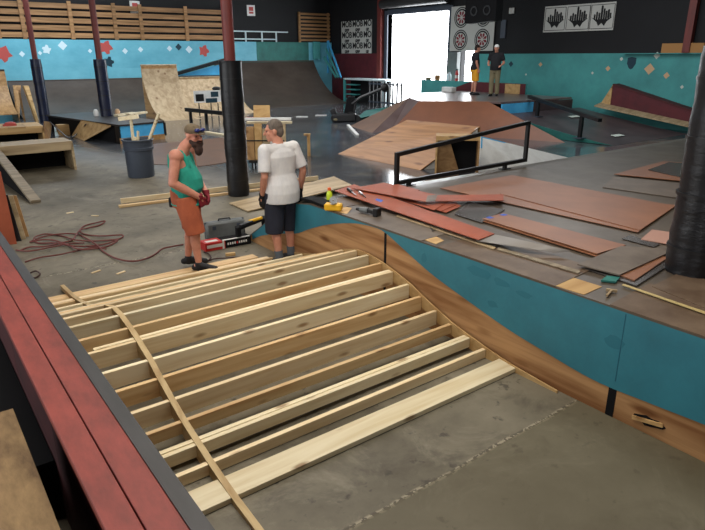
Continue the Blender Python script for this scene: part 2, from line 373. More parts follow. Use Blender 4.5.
# ================================================================== FOREGROUND LEDGE AND STANDING DECK
LZ = 1.0
led = thing('ledge', 'long red painted wooden ledge with black steel edge in the left foreground', 'ledge', (.45, 2.5, 0))
obj('top_plank', MB().box((.412, -.6, LZ-.04), (.528, 7.2, LZ)), 'red', led, bevel=.003)
obj('top_plank', MB().box((.300, -.6, LZ-.04), (.406, 7.2, LZ)), 'red', led, bevel=.003)
t = MB(); t.box((.528, -.6, LZ-.005), (.592, 7.2, LZ+.006)); t.box((.584, -.6, LZ-.07), (.592, 7.2, LZ))
obj('steel_edge', t, 'steel', led, label='black steel edge')
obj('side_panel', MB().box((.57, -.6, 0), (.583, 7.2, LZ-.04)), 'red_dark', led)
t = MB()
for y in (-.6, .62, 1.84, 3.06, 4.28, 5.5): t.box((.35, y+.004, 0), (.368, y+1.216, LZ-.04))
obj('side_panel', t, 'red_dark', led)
sd = thing('standing_deck', 'worn plywood deck board in the bottom left corner inside the red ledge', 'deck', (-.6, 1.5, 0))
obj('plywood_top', MB().box((-1.6, -1, .78), (.205, 3.17, .8)), 'ply_deck', sd)
obj('shade_block', MB().box((-1.6, 3.2, .02), (.345, 7.1, .4)), 'bk_matte', sd)  # added black block, stands in for the deep shade past the deck end
obj('support_frame', MB().box((-1.55, -.95, 0), (.15, 3.12, .78)), 'bk_matte', sd)

# ================================================================== RAMP FRAME
PROF = [(2.18, .0), (2.37, .012), (2.75, .04), (2.91, .062), (3.05, .085), (3.23, .122), (3.46, .17), (3.66, .235), (3.87, .31), (4.05, .382), (4.29, .445),
        (4.47, .485), (4.69, .515), (4.89, .515), (5.15, .455), (5.5, .33), (5.75, .24), (6.1, .16), (6.5, .095), (7.05, .05)]
pz = lambda y: lerp(PROF, y)
X0, X1 = .66, 3.735
fr = thing('hump_ramp', 'unfinished hump shaped ramp frame of pale new lumber joists on the floor', 'ramp frame', (2.2, 4.2, 0))
jm = ['pine', 'pine_pale', 'pine2', 'pine', 'pine2', 'pine_pale', 'pine', 'pine2', 'pine_pale', 'pine', 'pine', 'pine2', 'pine', 'pine_pale', 'pine2']
JY = [3.05, 3.23, 3.46, 3.66, 3.87, 4.05, 4.29, 4.47, 4.69, 4.89, 5.14, 5.4, 5.68, 6.0]
for i, y in enumerate(JY):
    z = pz(y); h = .14 if z > .17 else min(.089, z-.003); th = .038
    dy = (-.004, .006, .003, -.005, .002)[i % 5]
    mb = MB(); z0 = z-h
    mb.bar((X0+dy*4, y+.019, z-h/2), (X1, y+.019+dy*.5, z-h/2), th, h)
    obj('joist', mb, jm[i % len(jm)], fr, bevel=.002)
    if i in (1, 6):    # sistered second board
        mb = MB(); mb.bar((X0+.2, y+.058, z-h/2+.006), (X1, y+.06, z-h/2+.002), th, h)
        obj('joist', mb, 'pine_pale', fr, bevel=.002)
obj('end_plank', MB().prism([(X0, 2.74, .042), (X1+.02, 2.725, .042), (X1+.02, 2.9, .058), (X0, 2.925, .058)], (0, 0, -.038)), 'pine_pale', fr, bevel=.002, label='wide pale end plank lying flat')
mb = MB(); mb.bar((X0+.1, 6.36, .052), (3.5, 6.34, .052), .038, .1); obj('joist', mb, 'pine2', fr, bevel=.002)
mb = MB(); mb.bar((X0+.15, 6.44, .047), (3.48, 6.42, .047), .06, .088); obj('joist', mb, 'pine', fr, bevel=.002)
obj('end_plank', MB().box((X0+.1, 6.62, .002), (3.45, 6.78, .04)), 'pine2', fr, bevel=.002, label='flat plank at the far end of the frame')
def rib(x, th, a, b, m, lift=.006):
    ys = [a+(b-a)*i/60 for i in range(61)]
    top = [(x, y, pz(y)+lift) for y in ys]; bot = [(x, y, max(pz(y)-(.11 if y < 4.7 else .045), .0)) for y in ys][::-1]
    # follows the hump: strip with a solid side below it
    mb = MB(); n = len(ys); vs = []
    for (p, q) in zip(top, bot[::-1]): vs += [Vector(p), Vector(p)+Vector((th, 0, 0)), Vector(q), Vector(q)+Vector((th, 0, 0))]
    fs = [(0, 1, 3, 2), (4*n-4, 4*n-2, 4*n-1, 4*n-3)]
    for i in range(n-1):
        a0 = 4*i; b0 = a0+4
        fs += [(a0, b0, b0+1, a0+1), (a0+2, a0+3, b0+3, b0+2), (a0, a0+2, b0+2, b0), (a0+1, b0+1, b0+3, a0+3)]
    mb.add(vs, fs); return obj('curved_rib', mb, m, fr)
M['rib'] = wood('rib plywood', (214, 186, 136), (184, 150, 100), 1, grain=1, knots=False)
rib(1.158, .042, 2.2, 7.05, 'rib')
rib(3.738, .014, 2.32, 6.2, 'ply_light', .012)

# ================================================================== BLUE SIDED SKATE DECK
WX = 3.78; DZK = .84
DP = [(-1.0, .84), (5.87, .84), (6.2, .79), (6.5, .68), (6.75, .53), (7.1, .3), (7.47, .08), (7.62, .005)]
dk = thing('skate_deck', 'long low skate deck with teal painted side above raw plywood on the right', 'skate ramp', (6, 3, 0))
XE = 14.0
dz = lambda y: lerp(DP, y)
prof = [(WX, y, z-.012) for y, z in DP]; prof += [(WX, 7.62, 0), (WX, -1.0, 0)]
obj('plywood_side', MB().prism(prof, (.018, 0, 0)), 'ply', dk, label='raw brown plywood lower side')
BB = [(-1.0, .33), (.6, .29), (1.28, .26), (1.63, .24), (2.06, .225), (2.54, .285), (2.89, .34), (3.41, .46), (3.8, .56), (4.19, .7), (4.42, .785), (4.6, .822), (4.99, .79), (5.48, .67), (5.9, .52), (6.19, .4), (6.6, .3), (7.1, .16), (7.4, .03)]
ys = sorted(set([-1+8.4*i/120 for i in range(121)]))
mb = MB(); vs = []
BBs = smoothpts([(0, a, b) for a, b in BB], 8); BBt = [(p.y, p.z) for p in BBs]
for y in ys:
    tz = dz(y)-.014; bz = min(lerp(BBt, y), tz-.002)
    vs += [(WX-.004, y, bz), (WX-.004, y, tz), (WX, y, bz), (WX, y, tz)]
fs = [(0, 1, 3, 2)]
for i in range(len(ys)-1):
    a = 4*i; b = a+4; fs += [(a, b, b+1, a+1), (a+1, b+1, b+3, a+3), (a+2, a+3, b+3, b+2), (a, a+2, b+2, b)]
mb.add(vs, fs); obj('painted_side', mb, 'teal', dk, label='teal painted upper side')
mb = MB()
for (y, z, a, b) in ((3.22, .74, .16, .05), (2.98, .72, .09, .035), (2.74, .69, .08, .03), (3.9, .69, .04, .05), (3.05, .5, .06, .03), (1.95, .58, .08, .05)):
    pts = []
    for k in range(11):
        an = 2*PI*k/11; rr = .75+.4*random.random(); pts.append((WX-.0045, y+a*rr*math.cos(an), z+b*rr*math.sin(an)))
    obj('dark_scuff', MB().prism(pts, (-.0008, 0, 0)), 'scuff', dk, label='darker teal scuff')
obj('panel_joint', MB().box((WX-.0055, 1.893, .29), (WX-.004, 1.898, .815)), 'teal_line', dk)
mb = MB(); mb.box((WX-.003, 1.875, .0), (WX, 1.935, .262)); obj('black_stripe', mb, 'bk_matte', dk, label='black painted stripe on the plywood')
mb = MB(); mb.box((WX-.003, 4.455, .1), (WX, 4.49, .80)); obj('black_stripe', mb, 'bk_matte', dk, label='black seam on the plywood')
mb = MB(); pts = []
for k in range(14):
    an = 2*PI*k/14; rr = .7+.5*random.random(); pts.append((WX-.001, 1.62+.10*rr*math.cos(an), .1+.04*rr*math.sin(an)+.25*(-.10*rr*math.cos(an))*.3))
mb.prism(pts, (-.002, 0, 0)); hole = obj('broken_hole', mb, 'bk_matte', dk, label='jagged dark hole')
mb = MB(); mb.bar((WX-.015, 1.73, .085), (WX-.012, 1.52, .125), .012, .028); obj('splinter', mb, 'ply_light', hole)
top = [(WX-.004, y, z) for y, z in DP]; bot = [(WX-.004, y, z-.014) for y, z in DP][::-1]
obj('deck_surface', MB().prism(top+bot, (XE-WX, 0, 0)), 'deck', dk, label='worn brown grey top surface')
# worn edge sheets along the teal side; the grey one carries glare in its colour
for a, b, m in ((-1, 2.02, 'deck_edge'), (2.02, 2.42, None), (2.47, 3.72, 'deck_edge'), (3.95, 5.2, 'masonite_gray'), (5.45, 5.86, 'deck_edge')):
    if m: obj('edge_sheet', MB().prism([(WX-.003, a, DZK), (WX+.62, a+.05, DZK), (WX+.62, b+.05, DZK), (WX-.003, b, DZK)], (0, 0, .006)), m, dk)
def sheet(corners, z, th, name='board', m='masonite', zs=None):
    pts = [at(x, y, (zs[i] if zs else z)) for i, (x, y) in enumerate(corners)]
    return MB().prism(pts, (0, 0, -th))
for cs in ([(552, 284.5), (570, 276.5), (602, 286.5), (584, 294.6)], [(420, 238), (431, 233.6), (444, 240.4), (436, 244)], [(335, 211), (341, 206), (352, 208), (347, 214)]):
    obj('bare_plywood_patch', sheet(cs, DZK+.004, .003), 'ply_light', dk, label='bare plywood patch')

# ================================================================== SHEETS AND BOARDS LYING ON THE DECK
Z = DZK+.006
def board(cs, z, th, m, label, group=None, name='hardboard_sheet', zs=None):
    return solo(name, sheet(cs, z, th, zs=zs), m, label, 'board', group, bevel=0)
board([(440, 188), (512, 175), (676, 206), (638, 232)], Z+.012, .006, 'masonite2', 'large brown hardboard sheet lying flat in the middle of the deck, under its twin')
board([(500, 193.6), (516, 190), (676.5, 205), (640, 230)], Z+.02, .006, 'masonite2', 'brown hardboard sheet stacked on top of the largest brown sheet')
board([(602.5, 187), (614, 176.5), (690, 184), (680, 198)], Z+.008, .008, 'masonite_gray', 'grey sheet lying on the deck behind the large brown sheets, left of the black pillar')
board([(614, 174), (664, 161), (690, 163), (686, 181)], Z+.02, .008, 'masonite2', 'brown sheet lying farthest back on the deck beside the black pillar')
board([(648, 169.6), (669, 162), (690, 163.5), (686, 178)], Z+.03, .007, 'hard_gray', 'small dark grey sheet on top of the farthest brown sheet')
board([(482.5, 218.5), (503, 213), (626, 245), (597, 253.5)], Z+.03, .008, 'masonite2', 'narrow brown sheet with two bits of blue tape at its left end')
board([(483, 221), (502, 215), (623, 247.5), (596, 256)], Z+.014, .008, 'masonite2', 'narrow brown sheet directly under the sheet with blue tape')
for (x, y) in ((490, 217.6), (503.5, 214.8)):
    p = at(x, y, Z+.0306); a = .035
    solo('tape_piece', MB().box((p.x-a, p.y-.03, p.z), (p.x+a, p.y+.03, p.z+.001)), 'tape', 'bit of blue tape at the %s corner of the narrow brown sheet' % ('near left' if x < 495 else 'far left'), 'tape', 'blue tape bits')
board([(454.5, 214), (468, 201.5), (505, 209.5), (482, 222.5)], Z+.008, .006, 'hard_gray', 'glossy dark grey sheet between the red sheets and the taped brown sheet')
board([(440, 206.5), (452, 200), (458, 203), (444, 212)], Z+.006, .006, 'masonite', 'lowest red offcut of the fanned pile', 'fanned red offcuts')
board([(425, 206), (456, 202.5), (461, 206), (446, 212.5)], Z+.013, .006, 'masonite', 'red offcut with its corner poking out right of the fanned pile', 'fanned red offcuts')
board([(405, 199), (452, 201), (456, 204.5), (441, 211)], Z+.02, .006, 'masonite', 'red offcut third from the bottom of the fanned pile', 'fanned red offcuts')
board([(380, 193), (432, 199), (448, 201.5), (434, 210)], Z+.028, .007, 'masonite', 'red offcut topmost of the fanned pile, under the grey ended sheet', 'fanned red offcuts')
bl = board([(334.5, 190.6), (354, 184.2), (494.5, 233.6), (478.5, 239.6)], Z+.05, .007, 'masonite', 'longest red hardboard strip along the near edge of the pile, carrying the small tools')
b2 = board([(352, 188), (384, 182.6), (437, 195), (426, 201.6)], Z+.075, .007, 'masonite', 'red hardboard sheet with a dark grey end patch on the pile')
obj('grey_end', sheet([(425.6, 201.8), (427.6, 195.4), (437.6, 194.8), (435.2, 200.6)], Z+.0765, .001), 'masonite_gray', b2, label='dark grey end patch')
board([(366, 187.5), (398, 184.2), (420, 190), (400, 194.5)], Z+.064, .006, 'masonite', 'red sheet at the far left back of the pile, under the grey ended sheet')
board([(435, 201), (437.5, 195), (503.5, 194.3), (503.5, 200.2)], Z+.06, .006, 'masonite', 'thin red strip running right from the pile towards the large brown sheet')
board([(396, 216), (398, 214.8), (496, 247), (494, 249)], Z+.012, .008, 'ply_gray', 'long thin brown lath lying under the near edge of the longest red strip', name='lath')
board([(497, 249), (499, 247.2), (580.5, 270.5), (578.5, 273)], Z+.012, .008, 'plank_gray', 'short thin lath continuing right of the curled grey sheet', name='lath')
# curled flexible sheet
mb = MB(); vs = []; n = 14
for i in range(n+1):
    u = i/n
    a = at(476+80*u, 240.5+12*u, Z+.03+.02*math.sin(PI*u)); b = at(494+76*u, 234+16.5*u, Z+.04+.035*math.sin(PI*u)+.01*u)
    vs += [a, b, a-Vector((0, 0, .005)), b-Vector((0, 0, .005))]
fs = [(0, 1, 3, 2), (4*n, 4*n+2, 4*n+3, 4*n+1)]
for i in range(n):
    a = 4*i; b = a+4; fs += [(a, b, b+1, a+1), (a+2, a+3, b+3, b+2), (a, a+2, b+2, b), (a+1, b+1, b+3, a+3)]
solo('hardboard_sheet', mb.add(vs, fs), 'pale_board', 'curled pale grey flexible sheet sticking out from under the longest red strip', 'board', smooth=True)
board([(577.5, 264), (621, 246), (676, 249), (619.5, 274.7)], Z+.034, .01, 'masonite_gray', 'grey brown sheet on top of the stack left of the black pillar')
board([(612, 272), (655, 257), (670, 256), (634.5, 280)], Z+.02, .009, 'masonite2', 'brown sheet in the middle of the stack left of the black pillar')
board([(585, 268), (640, 250), (674, 262), (636.5, 285.5)], Z+.008, .008, 'hard_gray', 'dark sheet at the bottom of the stack left of the black pillar')
board([(641, 239), (652, 229.5), (678, 233), (676, 245.5)], Z+.01, .006, 'pinkish', 'small pale pink sheet beside the black pillar')
board([(622, 238.5), (630, 235), (660, 244), (654, 247)], Z+.004, .004, 'hard_gray', 'thin dark sheet under the small pink sheet')
board([(601, 280), (607, 275.5), (620, 277), (616, 281.6)], Z+.014, .014, 'green', 'small green chip of board in front of the stacked sheets', name='board_chip')
board([(652, 286), (700, 262), (790, 296), (760, 330)], Z+.006, .006, 'deck_edge', 'brown glossy sheet lying under the foot of the black pillar')
board([(622, 284.6), (623.8, 283.8), (740, 323.2), (739, 325.2)], Z+.014, .006, 'brass', 'long pale brass coloured strip along the deck near the black pillar', name='metal_strip')
p = at(606, 291, Z); q = at(617, 292.5, Z)
t = MB(); t.bar(p+Vector((0, 0, .01)), q+Vector((0, 0, .01)), .018, .02); r_ = at(606.5, 297, Z); t.bar((p+q)/2*1+Vector((0, 0, .01)), r_+Vector((0, 0, .01)), .014, .016)
solo('scrap_offcut', t, 'ply_gray', 'small T shaped wood offcut near the deck edge in front of the stacked sheets', 'offcut')
p = at(404, 216.5, Z)
t = MB(); t.tube([at(432, 229, Z+.006), at(430, 227, Z+.006), at(433, 231, Z+.01), at(437, 229, Z+.006)], .006); solo('wire_scrap', t, 'bk', 'scrap of dark wire on the near edge of the longest red strip', 'wire')

# tools on the pile
zt = Z+.0502
def tool(label, a, b, r, mh, ms):
    t = thing('screwdriver', label, 'tool', at(*a, zt)); A = at(*a, zt)+Vector((0, 0, r)); B = at(*b, zt)+Vector((0, 0, r*.6)); m_ = A.lerp(B, .45)
    obj('handle', MB().cone(A, m_, r, r*.9, 12), mh, t, smooth=True); obj('shaft', MB().cone(m_, B, r*.4, r*.3, 10), ms, t, smooth=True); return t
tool('black handled driver on the left end of the longest red strip', (348, 190.5), (356, 196), .02, 'bk', 'silver')
tool('silver driver right of the black handled one on the red strip', (359.5, 193.4), (365.5, 198.2), .017, 'silver', 'bk')
p = at(379, 200.6, zt); solo('tape_piece', MB().prism([at(375, 200, zt), at(377, 198.4, zt), at(383.5, 200.4, zt), at(381, 202.3, zt)], (0, 0, .001)), 'tape', 'piece of blue tape on the longest red strip near the tools', 'tape')
# cordless drill
P = at(368, 214, Z); dl = thing('cordless_drill', 'black and grey cordless drill lying on the deck edge below the red strip', 'drill', P)
dr = (at(378, 214.5, Z)-at(358, 211.5, Z)); dr.z = 0; dr.normalize(); sd_ = Vector((0, 0, 1)).cross(dr)
t = MB(); t.cone(P-dr*.1+Vector((0, 0, .04)), P+dr*.0+Vector((0, 0, .04)), .03, .034, 14); obj('motor_body', t, 'case', dl, smooth=True)
obj('chuck', MB().cone(P-dr*.15+Vector((0, 0, .04)), P-dr*.1+Vector((0, 0, .04)), .014, .026, 14), 'bk', dl, smooth=True)
t = MB(); t.bar(P-dr*.01+Vector((0, 0, .04)), P+dr*.1-sd_*.03+Vector((0, 0, .035)), .04, .045); obj('handle', t, 'bk', dl, bevel=.008)
t = MB(); c = P+dr*.13-sd_*.03; t.bar(c-sd_*.05+Vector((0, 0, .045)), c+sd_*.05+Vector((0, 0, .045)), .06, .09); obj('battery', t, 'bk', dl, bevel=.008)
# bottle, roll, yellow tool
P = at(329.5, 203, Z); bt = thing('drink_bottle', 'lime yellow bottle with orange cap standing on the deck corner', 'bottle', P)
prof = [(0, .032), (.01, .036), (.1, .036), (.13, .03), (.145, .018), (.155, .016)]
obj('bottle_body', MB().loft([(P+Vector((0, 0, h)), r, r) for h, r in prof], 18), 'lime', bt, smooth=True)
obj('bottle_cap', MB().cone(P+Vector((0, 0, .155)), P+Vector((0, 0, .185)), .022, .02, 16), 'orange_cap', bt, smooth=True)
P = at(333.5, 210.2, Z); yt = thing('tape_measure', 'yellow plastic tool case with silver dial beside the lime bottle', 'tool', P)
ax = (at(343, 210.5, Z)-at(324, 209.5, Z)); hw = ax.length/2; ax.z = 0; ax.normalize()
t = MB(); t.bar(P-ax*hw*.9+Vector((0, 0, .04)), P+ax*hw*.9+Vector((0, 0, .04)), .1, .08); obj('case_body', t, 'yellow', yt, bevel=.014)
t = MB(); t.disc(P-ax*.0+Vector((0, 0, .115))+Vector((-.02, -.02, 0)), Vector((-.4, -.8, .45)), .012, .042, .03); t.cone(P+Vector((0, 0, .075)), P+Vector((0, 0, .09)), .045, .04); obj('dial', t, 'silver', yt)
t = MB(); t.bar(P-ax*.02+Vector((0, -.053, .03)), P+ax*.03+Vector((0, -.053, .03)), .008, .03); obj('blade_slot', t, 'bk', yt)

# black strip on the deck end: dark layer edge, its shade put in too
ed = [(3.8, 5.55, DZK+.02), (3.82, 5.85, DZK+.022), (3.85, 6.15, .83), (3.83, 6.45, .73), (3.84, 6.78, .53), (3.85, 7.1, .315)]
mb = MB()
for a, b in zip(ed, ed[1:]): mb.bar(Vector(a)+Vector((.05, 0, .012)), Vector(b)+Vector((.05, 0, .012)), .17, .028, (0, .2, 1))
solo('dark_edge_strip', mb, 'bk_matte', 'black strip for the shaded layer edge at the far rounded end of the teal deck', 'strip')

# ================================================================== PADDED COLUMNS
def column(P, r, z0, z1, label, blue=False, rp=.1, name='padded_column', bumpy=True):
    t = thing(name, label, 'pillar', (P[0], P[1], z0), group=None)
    rnd = random.Random(int(P[1]*100)); rings = []; n = 22
    for i in range(n+1):
        h = z0+(z1-z0)*i/n; k = 1+rnd.uniform(-.035, .035); rings.append(((P[0], P[1], h), r*k, r*k*1.0))
    obj('padding', MB().loft(rings, 28), 'pad_blue' if blue else 'pad', t, smooth=True)
    obj('steel_post', MB().cone((P[0], P[1], z1), (P[0], P[1], ZC), rp, rp, 20), 'post_red', t, smooth=True)
    mb = MB()
    for k in range(4):
        h = z0+(z1-z0)*(.12+.25*k); mb.cone((P[0], P[1], h-.012), (P[0], P[1], h+.012), r*1.045, r*1.045, 28)
    obj('tape_band', mb, 'bk', t, smooth=True); return t
P = at(690, 279, DZK); d = Vector((P.x, P.y, 0)).normalized(); P = P+d*.2
column(P, .205, DZK+.006, 2.56, 'thick black wrapped pillar standing on the skate deck at the right edge')
P = at(239, 197, 0); d = Vector((P.x, P.y, 0)).normalized(); P3 = P+d*.19
column(P3, .2, 0, 2.42, 'black wrapped pillar with red steel post between the two workers')
P = at(107, 116, .56); P2 = Vector((P.x, P.y, 0))
column(P2, .205, .562, 2.4, 'dark blue black wrapped pillar behind the blue fronted box', True)
P = at(46, 123, 0); column(P+Vector((.03, .2, 0)), .2, 0, 2.4, 'blue black wrapped pillar farthest left, behind the open wooden boxes', True)

# ================================================================== BLACK RAIL ON THE DECK
rl = thing('grind_rail', 'black square tube rail frame standing along the far edge of the deck', 'rail', at(397, 184, DZK))
A = at(397, 183, .9); B = atY(525, 160, A.y+.16); zb = A.z
B.z = at(525, 160, .9).z; B = at(525, 160, .93); A = at(396.5, 183, .9)
At = Vector((A.x, A.y, 0)) ; tz = lambda y, p: None
def up_to(P, x, y):         # point straight above P on image row y
    dd = ray(x, y); t = Vector((P.x, P.y)).length/Vector((dd.x, dd.y)).length; return Vector((P.x, P.y, (EYE+dd*t).z))
A2 = up_to(A, 396, 154.5); B2 = up_to(B, 527.5, 122.5)
for a, b in ((A, B), (A2, B2)): obj('bar', MB().bar(a, b, .055, .055), 'bk', rl, bevel=.004)
for a, b in ((A, A2), (B, B2)): obj('post', MB().bar(a-Vector((0, 0, .027)), b+Vector((0, 0, .027)), .055, .055, (1, 0, 0)), 'bk', rl, bevel=.004)
for u in (.08, .82):
    q = A.lerp(B, u); t = MB(); t.bar((q.x, q.y, DZK), (q.x, q.y, q.z), .05, .05, (1, 0, 0)); t.box((q.x-.09, q.y-.05, DZK), (q.x+.09, q.y+.05, DZK+.012)); obj('foot', t, 'bk', rl)

# ================================================================== PEOPLE
def remesh(name, mb, vox, m, parent, sm=4, label=None):
    me = mesh_of(name, mb, m); o = bpy.data.objects.new(name, me); C.objects.link(o)
    r = o.modifiers.new('r', 'REMESH'); r.mode = 'VOXEL'; r.voxel_size = vox; r.use_smooth_shade = True
    if sm:
        s = o.modifiers.new('s', 'SMOOTH'); s.iterations = sm; s.factor = .5
    dg = bpy.context.evaluated_depsgraph_get(); dg.update()
    nm = bpy.data.meshes.new_from_object(o.evaluated_get(dg)); nm.name = name
    o.modifiers.clear(); o.data = nm
    if not nm.materials: nm.materials.append(m)
    for p in nm.polygons: p.use_smooth = True
    o.parent = parent; ORG[o.name] = ORG[parent.name]
    if label: o['label'] = label
    bpy.data.meshes.remove(me); return o
V = Vector
def hand(mb, wrist, dirn, palm_n, s=1.0, curl=.6, fat=1.0, thumb_side=None):
    d = V(dirn).normalized(); n = V(palm_n); n = (n-d*n.dot(d)).normalized(); side = d.cross(n)
    if thumb_side is not None and side.dot(V(thumb_side)) < 0: side = -side
    W = V(wrist)
    for k in range(-1, 2): mb.cap(W+side*(.012*k*s), W+d*(.085*s)+side*(.026*k*s), .014*s*fat, .0145*s*fat, 8)
    for k, L in zip((1.5, .5, -.5, -1.5), (.07, .08, .075, .058)):
        a = W+d*(.088*s)+side*(.0215*k*s); b1 = a+(d*math.cos(curl*.6)+n*math.sin(curl*.6))*(L*.5*s); b2 = b1+(d*math.cos(curl*1.8)+n*math.sin(curl*1.8))*(L*.5*s)
        mb.cap(a, b1, .0105*s*fat, .0095*s*fat, 8); mb.cap(b1, b2, .0095*s*fat, .008*s*fat, 8)
    a = W+d*.025*s+side*.03*s; b1 = a+(d*.7+side*.65+n*.3).normalized()*.042*s; b2 = b1+(d*.85+side*.15+n*.5).normalized()*.036*s
    mb.cap(a, b1, .014*s*fat, .0115*s*fat, 8); mb.cap(b1, b2, .0115*s*fat, .009*s*fat, 8)
def head_parts(mb, c, rot, s=1.0, nose=True):   # local: +y face, z up
    T = lambda v: V(c)+rot @ (V(v)*s)
    mb.ell(T((0, -.012, .03)), (.074*s, .094*s, .092*s), 18, 12, rot)
    mb.ell(T((0, .022, -.045)), (.058*s, .068*s, .072*s), 16, 10, rot)
    mb.ell(T((0, .066, -.098)), (.026*s, .022*s, .02*s), 10, 8, rot)
    mb.cap(T((0, .088, .012)), T((0, .112, -.03)), .010*s, .0165*s, 8)
    mb.ell(T((0, .08, .028)), (.055*s, .016*s, .012*s), 12, 8, rot)
    mb.ell(T((0, .088, -.066)), (.026*s, .010*s, .010*s), 10, 6, rot)
    for k in (-1, 1):
        mb.ell(T((.078*k, -.01, -.008)), (.011*s, .022*s, .034*s), 10, 8, rot); mb.ell(T((.04*k, .066, -.02)), (.022*s, .02*s, .02*s), 8, 6, rot)
def person(label, loc, rotz, J, clo, vox=.009):
    t = thing('person', label, 'person', loc, rotz)
    ORG[t.name] = V((0, 0, 0))
    sk = M[clo['skin']]; s = J.get('s', 1)
    b = MB(); hp = V(J['hip']); ch = V(J['chest']); nk = V(J['neck']); hd = V(J['head']); bw = J.get('belly', .12)
    wd = J.get('w', 1.0)
    def torso(g, z0=None, z1=None, hem=0):
        rr = []
        for u, rx, ry, oy in ((-.02, .168, .112, 0), (.2, .165, bw, .02), (.45, .163, bw*.98, .02), (.7, .178, .118, .0), (.88, .182, .108, -.01), (1.0, .15, .085, -.01), (1.08, .09, .065, 0)):
            c = hp.lerp(ch, u)+V((0, oy, 0)); rr.append((c, rx*wd+g, ry+g))
        return rr
    b.loft(torso(0)); b.ell(hp+V((0, -.03, -.03)), (.165*wd, .12, .12)); b.cap(ch+V((0, 0, .0)), nk, .075, .062); b.cap(nk, hd+V((0, -.01, -.03)), .062, .056)
    Rh = Matrix.Rotation(J.get('turn', 0), 3, 'Z') @ Matrix.Rotation(J.get('nod', 0), 3, 'X')
    head_parts(b, hd, Rh, J.get('hs', 1))
    for sd in ('r', 'l'):
        a, e, w_ = V(J['sh_'+sd]), V(J['el_'+sd]), V(J['wr_'+sd])
        ar = J.get('arm', 1); b.ell(a, (.062*ar, .062*ar, .066*ar)); b.cap(a, e, .053*ar, .041*ar); b.cap(e, e.lerp(w_, .35), .042*ar, .043*ar); b.cap(e.lerp(w_, .35), w_, .043*ar, .028*ar); b.cap(ch+V((0, 0, -.02)), a, .075, .06)
        h, k, an, toe = V(J['hp_'+sd]), V(J['kn_'+sd]), V(J['an_'+sd]), V(J['toe_'+sd])
        b.cap(h, k, .086*wd, .056); b.cap(k, k.lerp(an, .35)+V((0, -.012, 0)), .055, .058); b.cap(k.lerp(an, .35)+V((0, -.012, 0)), an, .056, .036)
        b.cap(an+V((0, -.03, -.045)), toe, .034, .03)
        if 'glove' not in clo: hand(b, w_, J['hd_'+sd], J['pn_'+sd], 1.0, J.get('curl', .5), thumb_side=J['th_'+sd])
        else: b.cap(w_, w_+V(J['hd_'+sd]).normalized()*.06, .026, .02)
    body = remesh('body', b, vox, sk, t, 3)
    T = lambda v: hd+Rh @ (V(v)*J.get('hs', 1))
    for k in (-1, 1): obj('eye', MB().ell(T((.032*k, .079, .002)), (.012, .01, .007), 10, 6, Rh), 'eye', t, smooth=True)
    obj('mouth', MB().ell(T((0, .096, -.066)), (.022, .005, .004), 10, 6, Rh), 'lip', t, smooth=True)
    # shirt
    m = MB(); rr = torso(.022); zt_ = J.get('hem', -.02)
    c0 = hp+V((0, .01, zt_)); rr = [(c0, .188*wd+.016, bw+.036)]+[r for r in rr if r[0].z > c0.z+.03]
    if clo.get('tank'):
        rr = [r for r in rr if r[0].z < ch.z-.09]; m.loft(rr)
        top = rr[-1]
        m.loft([(top[0], top[1], top[2]), (hp.lerp(ch, .86)+V((0, -.01, 0)), .145, .122), (hp.lerp(ch, 1.0)+V((0, -.012, 0)), .12, .1)])
        for sd, k in (('r', 1), ('l', -1)):
            m.tube([ch+V((.10*k, .095, -.12)), ch+V((.105*k, .075, -.02)), ch+V((.11*k, .03, .055)), ch+V((.11*k, -.035, .07)), ch+V((.105*k, -.085, .02)), ch+V((.10*k, -.095, -.12))], .032, 10)
    else:
        rr = [(c+V((0, -.02, 0)), max(rx, .19*wd+.018), max(ry, bw+.048)) if c.z < hp.z+.1 else (c, rx, ry) for c, rx, ry in rr]
        m.loft(rr)
        m.cap(ch+V((0, 0, .02)), nk+V((0, 0, -.035)), .085, .066)
        for sd in ('r', 'l'):
            a, e = V(J['sh_'+sd]), V(J['el_'+sd]); m.ell(a, (.08, .08, .08)); m.cone(a, a.lerp(e, J.get('sleeve', .8)), .078, .074, 18); m.cap(ch+V((0, 0, 0)), a, .088, .076)
    remesh('shirt', m, vox, M[clo['shirt']], t, 3)
    # shorts or trousers
    m = MB(); m.loft([(hp+V((0, -.01, .07)), .17*wd, bw+.012), (hp+V((0, -.03, -.02)), .186*wd, .142), (hp+V((0, -.025, -.12)), .186*wd, .138)])
    for sd in ('r', 'l'):
        h, k, an = V(J['hp_'+sd]), V(J['kn_'+sd]), V(J['an_'+sd])
        if clo.get('long'):
            m.cone(h, k, .112*wd, .084, 20); m.cone(k, an+V((0, 0, -.02)), .084, .078, 20); m.ell(k, (.084,)*3)
        else:
            e = h.lerp(k, J.get('short', 1.03)); m.cone(h+V((0, 0, .02)), e, .118*wd, .108, 20)
    remesh('trousers' if clo.get('long') else 'shorts', m, vox, M[clo['legs']], t, 3)
    for sd in ('r', 'l'):
        an, toe = V(J['an_'+sd]), V(J['toe_'+sd]); dr = (toe-an); dr.z = 0; dr.normalize(); m = MB()
        gz = toe.z-.03
        heel = V((an.x, an.y, gz+.04))-dr*.05
        m.cap(heel, V((toe.x, toe.y, gz+.034)), .042, .034); m.cap(V((an.x, an.y, gz+.04)), V((an.x, an.y, gz+.085)), .05, .046); m.cap(V((an.x, an.y, gz+.07)), V((toe.x, toe.y, gz+.036)), .042, .036)
        m.cap(heel.lerp(V((toe.x, toe.y, gz+.03)), .75), V((toe.x, toe.y, gz+.03)), .046, .038)
        # flat sole
        for i, v in enumerate(m.v):
            if v.z < gz+.006: m.v[i] = V((v.x, v.y, gz+.006))
        remesh('shoe', m, vox*.9, M['shoe'], t, 2)
